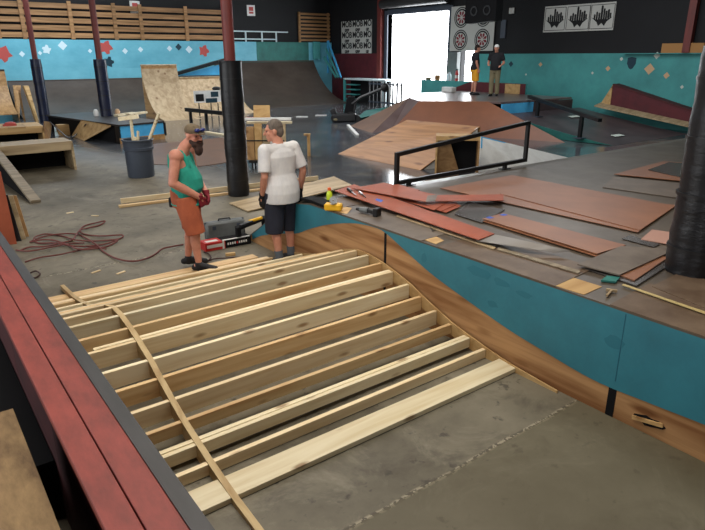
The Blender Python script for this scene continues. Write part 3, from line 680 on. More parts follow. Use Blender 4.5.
        if clo.get('sock'):
            k = V(J['kn_'+sd]); up_ = (k-an).normalized(); obj('sock', MB().cone(an+V((0, 0, .0)), an+up_*.1, .05, .052, 16), clo['sock'], t, smooth=True)
        if 'glove' in clo:
            m = MB(); w_ = V(J['wr_'+sd]); hdn = V(J['hd_'+sd]).normalized(); m.cone(w_-hdn*.045, w_+hdn*.02, .038, .034, 14)
            hand(m, w_, J['hd_'+sd], J['pn_'+sd], 1.08, J.get('curl', .5), 1.25, thumb_side=J['th_'+sd]); remesh('glove', m, min(vox, .007), M[clo['glove']], t, 2)
    hs = J.get('hs', 1)
    if clo.get('hair'):
        m = MB(); m.ell(T((0, -.02, .045)), (.081*hs, .096*hs, .088*hs), 18, 12, Rh); m.ell(T((0, -.055, -.01)), (.074*hs, .062*hs, .08*hs), 16, 10, Rh)
        obj_cut = []
        o = remesh('hair', m, .007, M[clo['hair']], t, 2)
        bm = bmesh.new(); bm.from_mesh(o.data); Ri = Rh.inverted()
        kill = [v for v in bm.verts if (lambda q: q.y > .052 and q.z < .075 or (q.y > .0 and q.z < .012))((Ri @ (v.co-hd))/hs)]
        bmesh.ops.delete(bm, geom=kill, context='VERTS'); bm.to_mesh(o.data); bm.free()
    return t, T, Rh
# worker with the turquoise tank top
f1 = (at(193, 265, .04)+at(210, 269, .04))/2
TH = math.atan2(-.80, -.60)
L1 = dict(hip=(0, -.09, .92), chest=(0, -.115, 1.39), neck=(0, -.06, 1.50), head=(.0, .045, 1.625), belly=.155, w=1.12, hem=-.1, arm=1.2, short=1.07, turn=-.6, nod=-.1, curl=1.0,
    sh_r=(.225, -.105, 1.425), el_r=(.275, -.15, 1.12), wr_r=(.12, .09, .915), sh_l=(-.225, -.085, 1.425), el_l=(-.265, -.06, 1.12), wr_l=(-.04, .12, .925),
    hd_r=(-.3, .15, -.9), pn_r=(-.5, -.6, 0), th_r=(0, 1, .3), hd_l=(.2, .12, -.9), pn_l=(.6, -.6, 0), th_l=(0, 1, .3),
    hp_r=(.1, -.09, .9), kn_r=(.125, .0, .5), an_r=(.13, .01, .105), toe_r=(.16, .2, .03), hp_l=(-.1, -.09, .9), kn_l=(-.11, -.1, .5), an_l=(-.1, -.17, .105), toe_l=(-.12, .02, .03))
p1, T1, R1 = person('bearded person in turquoise tank top and orange shorts standing with gloved hands together', (f1.x, f1.y, .043), TH, L1,
    dict(skin='skin2', shirt='tank', legs='shorts_o', tank=True, glove='glove_r'))
m = MB(); m.ell(T1((0, .055, -.1)), (.066, .05, .06), 16, 10, R1); m.ell(T1((0, .078, -.155)), (.05, .042, .07), 14, 10, R1); m.cap(T1((.06, .02, -.06)), T1((.045, .06, -.09)), .022, .03); m.cap(T1((-.06, .02, -.06)), T1((-.045, .06, -.09)), .022, .03)
m.cap(T1((.03, .096, -.05)), T1((-.03, .096, -.05)), .013, .013)
remesh('beard', m, .007, M['beard'], p1, 2)
m = MB(); m.ell(T1((0, -.012, .06)), (.084, .104, .078), 20, 12, R1)
for i, v in enumerate(m.v):
    q = R1.inverted() @ (v-V(L1['head']))
    if q.z < .03: q.z = .03; m.v[i] = V(L1['head'])+R1 @ q
cap = obj('cap', m, 'cap', p1, smooth=True)
m = MB(); pts = []
for k in range(13):
    an = PI*k/12; pts.append(T1((.076*math.cos(an), .06+.095*math.sin(an), .045-.01*math.sin(an))))
m.prism(pts, R1 @ V((0, 0, .008))); obj('cap_brim', m, 'cap', cap)
m = MB()
for k in (-1, 1): m.ell(T1((.038*k, .098, .078)), (.034, .022, .024), 12, 8, R1)
m.cap(T1((-.02, .108, .08)), T1((.02, .108, .08)), .008, .008); obj('goggles', m, 'lens', cap, smooth=True)
p1.scale = (1.06, 1.06, .982)
m = MB(); m.bar((.06, -.26, .84), (-.05, -.26, .84), .05, .12); obj('tool_pouch', m, 'glove_b', p1, bevel=.01)
# worker with the white t shirt
f2 = at(286, 263.5, .0)
L2 = dict(hip=(0, 0, .92), chest=(.0, .0, 1.38), neck=(0, .02, 1.485), head=(-.03, .05, 1.605), belly=.145, w=1.1, hem=-.13, turn=.95, nod=-.1, short=1.2, sleeve=.85, curl=.6,
    sh_r=(.205, -.0, 1.40), el_r=(.29, -.07, 1.13), wr_r=(.31, .02, .88), sh_l=(-.205, .0, 1.40), el_l=(-.26, -.05, 1.12), wr_l=(-.23, .06, .87),
    hd_r=(.02, .1, -1), pn_r=(-1, .1, 0), th_r=(-.2, 1, 0), hd_l=(.02, .1, -1), pn_l=(1, .1, 0), th_l=(.2, 1, 0),
    hp_r=(.1, -.01, .9), kn_r=(.12, .03, .5), an_r=(.12, .0, .105), toe_r=(.15, .17, .03), hp_l=(-.1, -.01, .9), kn_l=(-.11, .01, .5), an_l=(-.1, -.05, .105), toe_l=(-.12, .12, .03))
p2, T2, R2 = person('grey haired person in white t shirt and dark shorts standing with back turned', (f2.x-.03, f2.y, 0), .12, L2,
    dict(skin='skin', shirt='tee_w', legs='navy', glove='glove_b', sock='sock', hair='hair_g'))
p2.scale = (1.03, 1.03, 1.035)

# ================================================================== THINGS ON THE FLOOR NEAR THE WORKERS
def lumber(a, b, w, h, z, m, label, group=None):
    A = at(*a, z); B = at(*b, z); A.z = B.z = z+h/2+.001; t = MB(); t.bar(A, B, w, h); return solo('lumber_plank', t, m, label, 'lumber', group, bevel=.002)
lumber((119, 207.5), (322, 183), .089, .038, 0, 'pine2', 'new plank lying flat on the floor behind the bearded person, in front of its twin')
lumber((121, 203.5), (318, 180), .038, .089, 0, 'pine', 'new plank on edge on the floor behind the bearded person, the farther of the pair')
pts = [at(x, y, .02) for x, y in ((229.5, 203.5), (248, 211.5), (352, 190), (334, 181))]
for q in pts: q.z = .03
pts = [q if i not in (2, 3) else V((q.x, q.y, .12)) for i, q in enumerate(pts)]
solo('plywood_sheet', MB().prism(pts, (0, 0, -.018)), 'ply_gray', 'pale plywood sheet on the floor behind the person in white, beside the middle pillar', 'board')
# grey tool case
P = at(230, 247, 0); ax = at(249, 241, 0)-at(206, 248, 0); ax.z = 0; L = .55; ax.normalize(); n_ = V((0, 0, 1)).cross(ax)
tc = thing('tool_case', 'grey plastic tool case standing on the floor behind the red and black box', 'case', at(228, 238, 0)); c = at(227, 239.5, 0)+n_*.06
t = MB(); t.bar(c-ax*.29+V((0, 0, .14)), c+ax*.29+V((0, 0, .14)), .15, .27); obj('case_body', t, 'case', tc, bevel=.03, smooth=True)
t = MB(); t.bar(c-ax*.292-n_*.0+V((0, 0, .14)), c+ax*.292+V((0, 0, .14)), .012, .275); obj('case_seam', t, 'charcoal', tc)
t = MB(); t.tube([c-ax*.09+V((0, 0, .27)), c-ax*.08+V((0, 0, .3)), c+ax*.08+V((0, 0, .3)), c+ax*.09+V((0, 0, .27))], .012); obj('handle', t, 'bk', tc, smooth=True)
for k in (-.18, .18):
    t = MB(); t.bar(c+ax*(k-.025)-n_*.078+V((0, 0, .2)), c+ax*(k+.025)-n_*.078+V((0, 0, .2)), .01, .05); obj('latch', t, 'charcoal', tc)
# printed box
rb = thing('product_box', 'long red white and black printed carton on the floor in front of the grey case', 'box', at(228, 248, 0)); A = at(205.5, 252, 0)+n_*.1; B = at(251, 243.5, 0)+n_*.1
ax = (B-A).normalized(); n_ = V((0, 0, 1)).cross(ax); Lb = (B-A).length; H_ = .11; W_ = .2
t = MB(); t.bar(A+V((0, 0, H_/2)), B+V((0, 0, H_/2)), W_, H_); obj('carton', t, 'bk_matte', rb)
def face_patch(u0, u1, z0, z1, e=.002, top=False):
    if top: return MB().prism([A+ax*(Lb*u0)-n_*(W_*(z0-.5))+V((0, 0, H_)), A+ax*(Lb*u1)-n_*(W_*(z0-.5))+V((0, 0, H_)), A+ax*(Lb*u1)-n_*(W_*(z1-.5))+V((0, 0, H_)), A+ax*(Lb*u0)-n_*(W_*(z1-.5))+V((0, 0, H_))], (0, 0, e))
    return MB().prism([A+ax*(Lb*u)-n_*(W_/2)+V((0, 0, H_*z)) for u, z in ((u0, z0), (u1, z0), (u1, z1), (u0, z1))], -n_*e)
t = face_patch(0, .42, 0, 1); t2 = face_patch(0, .36, 0, 1, top=True); t.add(t2.v, t2.f)
t.add(*(lambda q: (q.v, q.f))(MB().prism([A-n_*(W_/2), A+n_*(W_/2), A+n_*(W_/2)+V((0, 0, H_)), A-n_*(W_/2)+V((0, 0, H_))], -ax*.002))); obj('red_print', t, 'redbox', rb)
for (u0, u1, z0, z1, tp) in ((.03, .38, .35, .75, False), (.38, .98, .78, .98, True), (.05, .3, .4, .8, True), (.36, .4, .0, 1, False)):
    obj('white_print', face_patch(u0, u1, z0, z1, .004, tp), 'whitebox', rb)
for k in range(9):
    u = .47+.05*k; t = face_patch(u, u+.03, .38, .66, .004)
    obj('print_mark', t, 'redbox' if k == 4 else 'whitebox', rb)
# yellow black level by the person in white
P = at(250, 224, .2); lv = thing('hand_saw', 'yellow handled tool lying on black strip left of the person in white', 'tool', P)
t = MB(); t.bar(at(249, 221.5, .28), at(262, 217.5, .3), .05, .035); obj('handle', t, 'yellow', lv, bevel=.008)
t = MB(); t.bar(at(240, 226, .27), at(252, 221.5, .28), .05, .03); obj('blade', t, 'bk', lv)
t = MB(); q = at(250, 223, 0); t.bar(at(238, 228, .24), at(266, 217, .27), .12, .03); a_ = at(238, 228, .24); b_ = at(264, 218, .27)
for q in (a_, b_): t.box((q.x-.03, q.y-.03, 0), (q.x+.03, q.y+.03, .25))
solo('prop_block', t, 'bk_matte', 'low black trestle carrying the yellow handled tool', 'trestle')
# cords
def cord(px, r, m, label, z=.012, group=None, name='power_cord'):
    pts = smoothpts([at(x, y, z+(.012*(i % 3))) for i, (x, y) in enumerate(px)], 6); t = MB(); t.tube(pts, r, 8); return solo(name, t, m, label, 'cord', group, smooth=True)
coil = [(21, 250), (30, 247), (45, 246.5), (60, 243), (72, 240), (78, 232), (84, 226), (95, 223), (105, 221), (100, 225), (88, 228), (80, 230), (84, 234), (100, 236), (122, 235), (118, 239), (95, 241), (76, 240), (62, 236), (45, 234), (34, 238), (38, 243), (55, 243), (74, 246), (90, 246), (105, 244), (118, 240), (108, 246), (92, 249), (78, 249), (66, 244), (52, 240), (40, 240), (30, 242), (42, 237), (60, 234), (76, 234), (86, 238), (98, 246), (104, 252), (118, 259), (136, 261), (152, 256), (162, 249), (172, 246.5), (183, 244.5)]
cord(coil, .011, 'cord', 'tangled red brown cord coiled on the floor and trailing to the bearded person')
cord([(16, 250), (30, 251), (52, 247), (70, 243.5), (84, 243)], .010, 'cord', 'dull red cord end reaching left towards the leaning panel')
cord([(25, 262), (40, 257.5), (60, 254.5), (80, 250), (96, 247), (106, 249)], .010, 'cord', 'dull red cord running along the floor nearest the red ledge')
cord([(30, 273), (36, 271), (40, 274), (36, 277.5), (31, 278)], .010, 'cord_dark', 'short dark loop of cord beside the black steel edge')
cord([(204, 252), (209, 254), (211, 258), (207, 261.5), (214, 259), (226, 258), (240, 257)], .009, 'cord_dark', 'dark cord on the floor by the shoes of the bearded person')
t = MB(); q = at(230.5, 255.5, 0); t.bar(q+V((-.06, .02, .02)), q+V((.06, -.02, .02)), .05, .035); solo('wood_offcut', t, 'ply_light', 'small wood offcut beside the printed carton', 'offcut')
for i, (x, y, l) in enumerate(((72, 241, 'near the tangled cord'), (96, 272, 'near the far end of the ramp frame'), (70, 213, 'left of the dark bin'), (95, 216, 'in front of the dark bin'), (121, 273, 'by the end plank'), (143, 398, ''))):
    if not l: continue
    q = at(x, y, 0); an = random.random()*3; dv = V((math.cos(an), math.sin(an), 0))*.06; t = MB(); t.bar(q-dv+V((0, 0, .006)), q+dv+V((0, 0, .006)), .03, .01)
    solo('wood_chip', t, 'pine', 'pale wood chip on the floor '+l, 'chip')

# ================================================================== LEFT: LEANING PANELS, BOXES, BIN
q = [at(-30, 236, 0), at(17.5, 243, 0)]; a_, b_ = q
t = MB(); t.prism([a_, b_, up_to(b_, 0, 172)+V((-.1, .02, 0)), up_to(a_, -40, 160)+V((-.1, .02, 0))], (.015, .01, 0)) if False else None
b_ = at(17, 244, 0); dd = V((b_.x, b_.y, 0)).normalized(); sd2 = V((dd.y, -dd.x, 0))
A = b_; Bq = b_-sd2*1.2+dd*.3
TA = at(2, 171, 0); hA = 1.02
hA = up_to(A, 3, 172).z; topA = V((A.x-.02, A.y+.05, hA)); topB = V((Bq.x-.02, Bq.y+.05, hA))
solo('leaning_board', MB().prism([A, Bq, topB, topA], dd*.018), 'masonite', 'red brown panel leaning at the left edge beyond the red ledge', 'board')
for i, (x, y, tx, ty, m, l) in enumerate(((21.5, 241, 6, 192, 'bk', 'black edged board leaning just right of the red brown panel'), (26, 239, 9, 190, 'ply_gray', 'greyed board leaning right of the black edged one'), (29, 236.5, 11, 188, 'ply_mid', 'brown board rightmost of the leaning boards'))):
    A = at(x, y, 0); A2 = A-sd2*.6+dd*.1; tp = up_to(A, tx, ty); hh_ = .66-.03*i; tp = V((A.x-.05, A.y+.1, hh_)); t2 = V((A2.x-.05, A2.y+.1, hh_))
    solo('leaning_board', MB().prism([A, A2, t2, tp], dd*.03+sd2*.004), m, l, 'board')
# sloping plank on wedge
A = at(36, 203, .0); B = at(-8, 147, .62); pl_ = thing('wedge_ramp', 'greyed plank sloping down to the floor in front of the open wooden box', 'ramp', A)
dv = (B-A); sdv = V((0, 0, 1)).cross(V((dv.x, dv.y, 0)).normalized())
t = MB(); t.bar(A+V((0, 0, .03)), B+V((0, 0, .03)), .17, .05); obj('sloping_plank', t, 'plank_gray', pl_)
t = MB(); t.prism([A+sdv*.05+V((0, 0, 0)), B*1+sdv*.05, V((B.x, B.y, 0))+sdv*.05], sdv*.02); obj('black_side', t, 'bk_matte', pl_)
# open boxes
def open_box(name, label, fl, fr, h, depth, m='ply_light', n=1, th=.05):
    A = at(*fl, 0); B = at(*fr, 0); ax = (B-A).normalized(); nn = V((0, 0, 1)).cross(ax)
    t = thing(name, label, 'box', A); L = (B-A).length
    for k in range(n):
        a = A+ax*(L*k/n); b = A+ax*(L*(k+1)/n-.008)
        obj('top_board', MB().prism([a+V((0, 0, h)), b+V((0, 0, h)), b+nn*depth+V((0, 0, h)), a+nn*depth+V((0, 0, h))], (0, 0, -th)), m, t)
    obj('front_rail', MB().prism([A+V((0, 0, h-.2)), B+V((0, 0, h-.2)), B+V((0, 0, h-th)), A+V((0, 0, h-th))], nn*.03), m, t)
    for P_ in (A, B-ax*.05): obj('side_board', MB().prism([P_, P_+ax*.05, P_+ax*.05+nn*depth, P_+nn*depth], (0, 0, h-th)), m, t)
    obj('back_board', MB().prism([A+nn*(depth-.03), B+nn*(depth-.03), B+nn*(depth-.03)+V((0, 0, h-th)), A+nn*(depth-.03)+V((0, 0, h-th))], nn*.02), 'bk_matte', t); return t
open_box('wooden_box', 'open fronted low wooden box nearest the leaning boards on the left', (-30, 181), (77, 169.5), .66, .8, 'ply_gray')
open_box('wooden_box', 'open fronted low wooden box behind the nearer box on the left', (-25, 148), (46, 143), .52, 1.3, 'ply_light', 4)
# plywood quarter pipe, left edge and leftovers
def quarter(name, label, x0, x1, yb, yt, h, m, side='ply_mid', plat=0, platm='bk', group=None, r=None, sidem=None):
    t = thing(name, label, 'ramp', ((x0+x1)/2, yb, 0), group=group); L = yt-yb; pr = []
    R = (L*L+h*h)/(2*h); n = 18
    for i in range(n+1):
        a = i/n; y = yb+L*a; z = R-math.sqrt(max(R*R-(y-yb)**2, 0)); pr.append((y, z))
    pr[-1] = (yt, h)
    full = [(x0, y, z+.004) for y, z in pr]+[(x0, y, z-.02 if i else z) for i, (y, z) in enumerate(pr)][::-1]
    obj('curved_surface', MB().prism(full, (x1-x0, 0, 0)), m, t, smooth=True)
    for xx in (x0+.006, x1-.03):
        obj('side_panel', MB().prism([(xx, y, max(z-.02, .001)) for y, z in pr]+[(xx, yt, 0)], (.022, 0, 0)), side, t)
    obj('back_panel', MB().box((x0+.03, yt-.03, 0), (x1-.03, yt, h-.03)), side, t)
    t2 = MB(); t2.cone((x0, yt, h+.01), (x1, yt, h+.01), .03, .03, 10); obj('coping', t2, platm if plat else m, t, smooth=True)
    return t
quarter('quarter_pipe', 'tall plywood quarter pipe left of the middle pillar, in front of the blue back wall', 8.92, 10.5, 24.5, 26.8, 2.12, 'ply_quarter')
quarter('quarter_pipe', 'pale plywood quarter pipe half hidden behind the middle pillar', 10.62, 13.7, 25.5, 27.7, 1.55, 'ply_quarter')
quarter('quarter_pipe', 'wide black quarter pipe under the blue back wall, right of the middle pillar', 14.3, 20.6, 27.4, 31.2, 2.2, 'dark_ramp', 'green')
quarter('quarter_pipe', 'long dark quarter pipe under the bright blue wall on the left', 4.45, 10.4, 28.2, 31.2, 1.45, 'dark_ramp', 'bk_matte')
P = at(22, 122, 0)
t = thing('quarter_pipe', 'brown plywood quarter pipe cut off by the left edge of the photo', 'ramp', (P.x, P.y, 0))
a0 = atY(13, 70, P.y+1.8); n = 14; xl, xr_ = P.x-2.2, P.x-.02; yt = P.y+1.9; hh = atY(14, 70, yt).z
pr = [(P.y+.3+1.6*i/n, .3+(hh-.3)*(1-math.sqrt(max(0, 1-(i/n)**2)))) for i in range(n+1)]
obj('curved_surface', MB().prism([(xl, y, z) for y, z in pr]+[(xl, y, z-.025) for y, z in pr][::-1], (xr_-xl, 0, 0)), 'ply_mid', t)
obj('side_panel', MB().prism([(xr_-.03, y, z-.025) for y, z in pr]+[(xr_-.03, yt, 0), (xr_-.03, pr[0][0], 0)], (.025, 0, 0)), 'ply_mid', t)
t2 = MB(); t2.cone((xl, yt, hh), (xr_, yt, hh), .035, .035, 10); obj('coping', t2, 'bk', t, smooth=True)
# A frame of plywood offcuts
A = at(22, 122, 0); B = at(38, 122, 0)
tp = up_to(at(30, 121, 0), 26.5, 86)
solo('plywood_offcut', MB().prism([at(36.5, 122, 0), at(39, 122, 0), tp+V((.18, 0, 0)), tp], (0, .35, 0)), 'ply_light', 'plywood offcut leaning behind the farther open box, against the left pillar', 'board')
solo('wooden_post', MB().bar(at(24.5, 121, 0), up_to(at(24.5, 121, 0), 25, 92), .07, .07, (1, 0, 0)), 'ply_mid', 'thin upright wooden post behind the farther open box', 'post')
tp2 = up_to(at(22, 120, 0), 17, 86)
solo('plywood_offcut', MB().prism([at(20, 121, 0)+V((0, .7, 0)), at(22.5, 121, 0)+V((0, .7, 0)), tp2+V((.3, .7, 0)), tp2+V((0, .7, 0))], (0, .04, 0)), 'ply_mid', 'dark brown plywood offcut leaning beside the brown quarter pipe', 'board')
P = at(11, 126, .52); t = MB(); t.ell(P+V((0, .1, .06)), (.16, .1, .06), 12, 8); t.box((P.x-.2, P.y+.02, P.z-.0), (P.x+.16, P.y+.16, P.z+.05)); solo('red_bag', t, 'sticker_r', 'small red item on top of the farther open box', 'bag', smooth=True)
# beam and bits between the pillars
solo('wooden_beam', MB().bar(at(57, 130, .17), at(75, 128.8, .17), .3, .34), 'ply_light', 'short wooden beam on the floor between the left pillar and the blue fronted box', 'lumber')
solo('plywood_offcut', MB().prism([at(43, 141, 0), at(50, 141, 0), at(52, 122, .3), at(44, 121, .55)], (0, .03, 0)), 'ply_mid', 'upright plywood offcut closing the end of the farther open box', 'board')
solo('plywood_offcut', MB().prism([at(55, 136, .0), at(66, 135, .0), at(54, 126, .28)], (.01, .03, 0)), 'sticker_w', 'small white triangular offcut at the foot of the left pillar', 'board')
t = MB(); t.tube(smoothpts([at(50, 122, .4), at(60, 131, .2), at(70, 138, .03), at(80, 131, .2), at(86, 124, .5)], 5), .02, 8); solo('power_cord', t, 'bk', 'dark cable sagging between the left pillar and the blue fronted box', 'cord', smooth=True)
# blue fronted box
BX = thing('blue_box', 'dark topped box with bright blue front behind the waste bin', 'ramp box', at(140, 134, .2))
A = at(121, 137, .2); B = at(164, 132.5, .2); hz = .56
A_ = V((A.x, A.y, 0)); B_ = V((B.x, B.y, 0)); ax = (B_-A_).normalized(); nn = V((0, 0, 1)).cross(ax)
obj('top_board', MB().prism([A_+V((0, 0, hz))-nn*.03-ax*.03, B_+V((0, 0, hz))-nn*.03+ax*.03, B_+nn*5+V((0, 0, hz)), A_+nn*5+V((0, 0, hz))-ax*.05], (0, 0, -.05)), 'steel', BX)
obj('blue_front', MB().prism([A_+V((0, 0, .16)), B_+V((0, 0, .16)), B_+V((0, 0, hz-.05)), A_+V((0, 0, hz-.05))], nn*.03), 'cyan_bright', BX)
obj('end_post', MB().prism([B_+V((0, 0, .1)), B_+ax*.09+V((0, 0, .1)), B_+ax*.09+V((0, 0, hz-.05)), B_+V((0, 0, hz-.05))], nn*.2), 'bk', BX)
obj('end_post', MB().prism([A_+V((0, 0, .02))-ax*.06, A_+V((0, 0, .02)), A_+V((0, 0, hz-.05)), A_+V((0, 0, hz-.05))-ax*.06], nn*.2), 'bk', BX)
obj('dark_side', MB().prism([A_-ax*.01, A_+nn*4.9-ax*.03, A_+nn*4.9-ax*.03+V((0, 0, hz-.05)), A_-ax*.01+V((0, 0, hz-.05))], ax*.03), 'bk_matte', BX)
obj('plywood_skirt', MB().prism([A_-ax*.05, B_+ax*.02, B_+V((0, 0, .16)), A_+V((0, 0, .16))-ax*.05], -nn*.02), 'ply_mid', BX)
solo('plywood_offcut', MB().prism([at(72, 136, 0), at(84, 141, 0), A_+nn*.3-ax*.12+V((0, 0, .5)), A_+nn*2.2-ax*.12+V((0, 0, .54))], (0, 0, .03)), 'ply_light', 'plywood flap leaning on the open left end of the blue fronted box', 'board')
pts = [at(x, y, .012) for x, y in ((128, 163), (132, 146), (258, 134), (256, 158), (200, 166))]
solo('floor_sheet', MB().prism(pts, (0, 0, -.01)), 'brown_floor', 'flat brown floor sheet behind the waste bin and the bearded person', 'board')
# wood pieces on the blue box
for i, (a, b) in enumerate((((116, 117), (134, 114.5)), ((128, 118), (146, 115.5)))):
    A = at(*a, hz); B = at(*b, hz); A.z = B.z = hz+.05+.06*i; t = MB(); t.bar(A, B, .16, .07); solo('lumber_offcut', t, 'pine_pale', 'pale offcut on the dark topped blue box, '+('the lower left one' if i == 0 else 'the upper right one'), 'lumber')
for (x, y, m, l) in ((118, 111, 'sticker_o', 'round pinkish jar on the blue fronted box'), (96.5, 111.5, 'white', 'small white cup on the box left of the blue front')):
    P = at(x, y+5, hz); P.z = hz; t = MB(); t.loft([(P+V((0, 0, h)), r, r) for h, r in ((0, .06), (.02, .08), (.15, .09), (.22, .06), (.24, .03))], 16); solo('small_jar', t, m, l, 'jar', smooth=True)
# waste bin with wood sticks
P = at(142, 178.5, 0); d_ = V((P.x, P.y, 0)).normalized(); P = P+d_*.28
bn = thing('waste_bin', 'dark grey blue plastic waste bin holding wooden sticks', 'bin', P)
n = 24; rb_, rtp, hb = .27, .315, .8
t = MB(); t.loft([(P+V((0, 0, h)), r, r) for h, r in ((0, rb_), (.03, rb_+.01), (hb*.72, rtp-.02), (hb*.73, rtp), (hb*.8, rtp+.005), (hb*.81, rtp-.008), (hb*.96, rtp), (hb, rtp+.012), (hb, rtp-.02), (hb*.5, rtp-.05), (.1, rb_-.03))], n); obj('bin_body', t, 'charcoal', bn, smooth=True)
t = MB(); t.tube([P+V((rtp*1.02*math.cos(2*PI*k/24), rtp*1.02*math.sin(2*PI*k/24), hb)) for k in range(25)], .018, 8); obj('bin_rim', t, 'charcoal', bn, smooth=True)
def stick(x0, y0, x1, y1, w, label, tee=False):
    a = atV(x0, y0, P); b = atV(x1, y1, P); a = a-(b-a).normalized()*.3; t = MB(); t.bar(a, b, w, w*.6, (1, .3, 0))
    if tee:
        c0 = atV(119, 119, P); c1 = atV(138, 116.5, P); t.bar(c0, c1, .1, .08)
    return solo('wooden_stick', t, 'pine_pale', label, 'lumber')
stick(133.5, 143, 130.8, 119, .06, 'pale wooden T shaped stick standing at the left side of the bin', True)
stick(138, 143, 138, 131, .05, 'short pale stick in the middle of the bin')
stick(148, 143, 159, 113, .06, 'long pale stick leaning right out of the bin')
stick(135, 142, 134, 137, .09, 'stubby brown wood end beside the T shaped stick in the bin')

# ================================================================== BACK WALL
t = MB(); t.box((1.5, YB-.25, 0), (21.95, YB-.01, 3.22)); solo('blue_parapet', t, 'cyan', 'long sky blue painted parapet along the back wall above the dark ramps', 'wall')
t = MB(); t.box((8.0, YB-.27, 1.45), (13.9, YB-.25, 1.95)); solo('blue_band', t, 'cyan', 'lower blue kick board in front of the blue parapet', 'board')
t = MB(); t.box((16.9, YB-.27, 2.2), (20.3, YB-.25, 3.22)); solo('green_panel', t, 'green', 'dark green teal panel at the right end of the blue parapet', 'panel')
fs_ = thing('slat_fence', 'wooden slat fence on top of the blue parapet at upper left', 'fence', (8, YB-.2, 3.22))
fx = [3.2, 5.4, 7.4, 9.35, 10.6, 12.9, 15.05]
xs0 = 1.0
for k in range(5):
    z = 3.3+.31*k; m_ = MB(); m_.box((xs0, YB-.2, z), (15.05, YB-.16, z+.21)); obj('slat', m_, 'crate', fs_)
for x in [1.2, 2.0, 2.8, 3.6, 4.4]+fx[1:]:
    m_ = MB(); m_.box((x, YB-.28, 3.23), (x+.16, YB-.2, 4.85)); obj('fence_post', m_, 'crate', fs_)

fs2 = thing('slat_fence', 'short reddish wooden slat screen in the back corner left of the logo banner', 'fence', (20.5, YB-.2, 3.0))
for k in range(8):
    z = 3.3+.2*k; m_ = MB(); m_.box((19.75, YB-.2, z), (21.9, YB-.16, z+.11)); obj('slat', m_, 'crate', fs2)
for x in (19.75, 21.75): m_ = MB(); m_.box((x, YB-.16, 3.22), (x+.12, YB-.08, 4.85)); obj('fence_post', m_, 'crate', fs2)
rr_ = thing('white_railing', 'low white railing on the blue parapet right of the middle pillar', 'railing', (16, YB-.15, 3.22))
for z in (3.33, 3.72): m_ = MB(); m_.box((15.2, YB-.18, z), (19.0 if z > 3.5 else 18.2, YB-.12, z+.06)); obj('rail', m_, 'white_rail', rr_)
for x in (15.3, 16.3, 17.3, 18.2): m_ = MB(); m_.box((x, YB-.18, 3.22), (x+.07, YB-.12, 3.72)); obj('rail_post', m_, 'white_rail', rr_)
for i, (x, y) in enumerate(((135, 7), (251, 10.5))):
    P = atY(x, y, YB-.02); t = MB(); t.box((P.x-.24, YB-.03, P.z-.27), (P.x+.24, YB, P.z+.27)); o = solo('wall_sign', t, 'white', 'small white and red sign high on the back wall '+('above the slat fence' if i == 0 else 'above the white railing'), 'sign')
    t = MB(); t.box((P.x-.13, YB-.034, P.z-.02), (P.x+.13, YB-.03, P.z+.18)); obj('red_print', t, 'sticker_r', o); t = MB(); t.box((P.x-.13, YB-.034, P.z-.16), (P.x+.13, YB-.03, P.z-.06)); obj('red_print', t, 'sticker_r', o)
def diamond(P, r, right, m, label, name='wall_sticker', star=False, depth=.006, h=None):
    R_ = V(right); U = V((0, 0, 1)); n_ = R_.cross(U); pts = []; k_ = 14 if star else 4
    for i in range(k_):
        a = 2*PI*i/k_+PI/2; rr2 = r*((.78+.22*math.sin(i*2.3+r*9)) if star else 1); pts.append(P+R_*(rr2*math.cos(a))+U*((h or r)/r*rr2*math.sin(a)))
    return solo(name, MB().prism(pts, n_*depth), m, label, 'sticker')
bw_ = ((22, 54, .16, 'small pale diamond sticker on the blue wall left of the left pillar', 0, 'sticker_w'), (46.5, 49.5, .28, 'white star sticker on the blue wall right of the left pillar', 1, 'sticker_w'), (62.5, 45.5, .26, 'white diamond sticker on the blue wall between the two left pillars', 0, 'sticker_w'), (40, 53, .12, 'tiny white sticker on the blue wall beside the left pillar', 0, 'sticker_w'),
       (3, 54, .5, 'red splash shaped sticker on the blue wall at the left edge', 1, 'sticker_r'), (106, 47.5, .45, 'faded red star sticker right of the second pillar on the blue wall', 1, 'sticker_r'), (109, 62, .35, 'dark star sticker low on the blue wall right of the second pillar', 1, 'sticker_d'), (90, 51, .13, 'tiny white sticker left of the second pillar', 0, 'sticker_w'),
       (125, 51, .18, 'pale sticker on the blue wall above the tall plywood quarter pipe, left one', 0, 'sticker_w'), (140.5, 49.5, .17, 'pale sticker on the blue wall above the tall plywood quarter pipe, middle one', 0, 'sticker_w'), (169.5, 48.5, .18, 'pale sticker on the blue wall above the right edge of the tall quarter pipe', 0, 'sticker_w'), (178.5, 47, .22, 'dark sticker on the blue wall between two pale ones', 0, 'sticker_d'), (189, 49.5, .24, 'white diamond sticker on the blue wall near the red one', 0, 'sticker_w'), (204, 51, .42, 'red star sticker on the blue wall left of the middle pillar', 1, 'sticker_r'))
for x, y, r, l, s, m in bw_: diamond(atY(x, y, YB-.25), r*.78, (1, 0, 0), m, l, star=bool(s), depth=.006)
# deck platform with blue roof behind the pale quarter pipe
pf = thing('ramp_platform', 'dark platform with a blue sloping panel behind the middle pillar', 'ramp', (12, 28.5, 0))
obj('platform_top', MB().box((10.6, 27.75, 1.45), (14.1, 29.4, 1.6)), 'bk', pf); obj('platform_base', MB().box((10.7, 27.8, 0), (14.0, 29.3, 1.45)), 'bk_matte', pf)
obj('sloping_panel', MB().prism([(11.2, 28.6, 1.62), (14.1, 28.6, 2.25), (14.1, 28.6, 1.62)], (0, .06, 0)), 'cyan_bright', pf, label='blue sloping panel')
obj('dark_cap', MB().bar((10.7, 28.6, 1.6), (14.15, 28.6, 2.42), .3, .14), 'bk', pf)
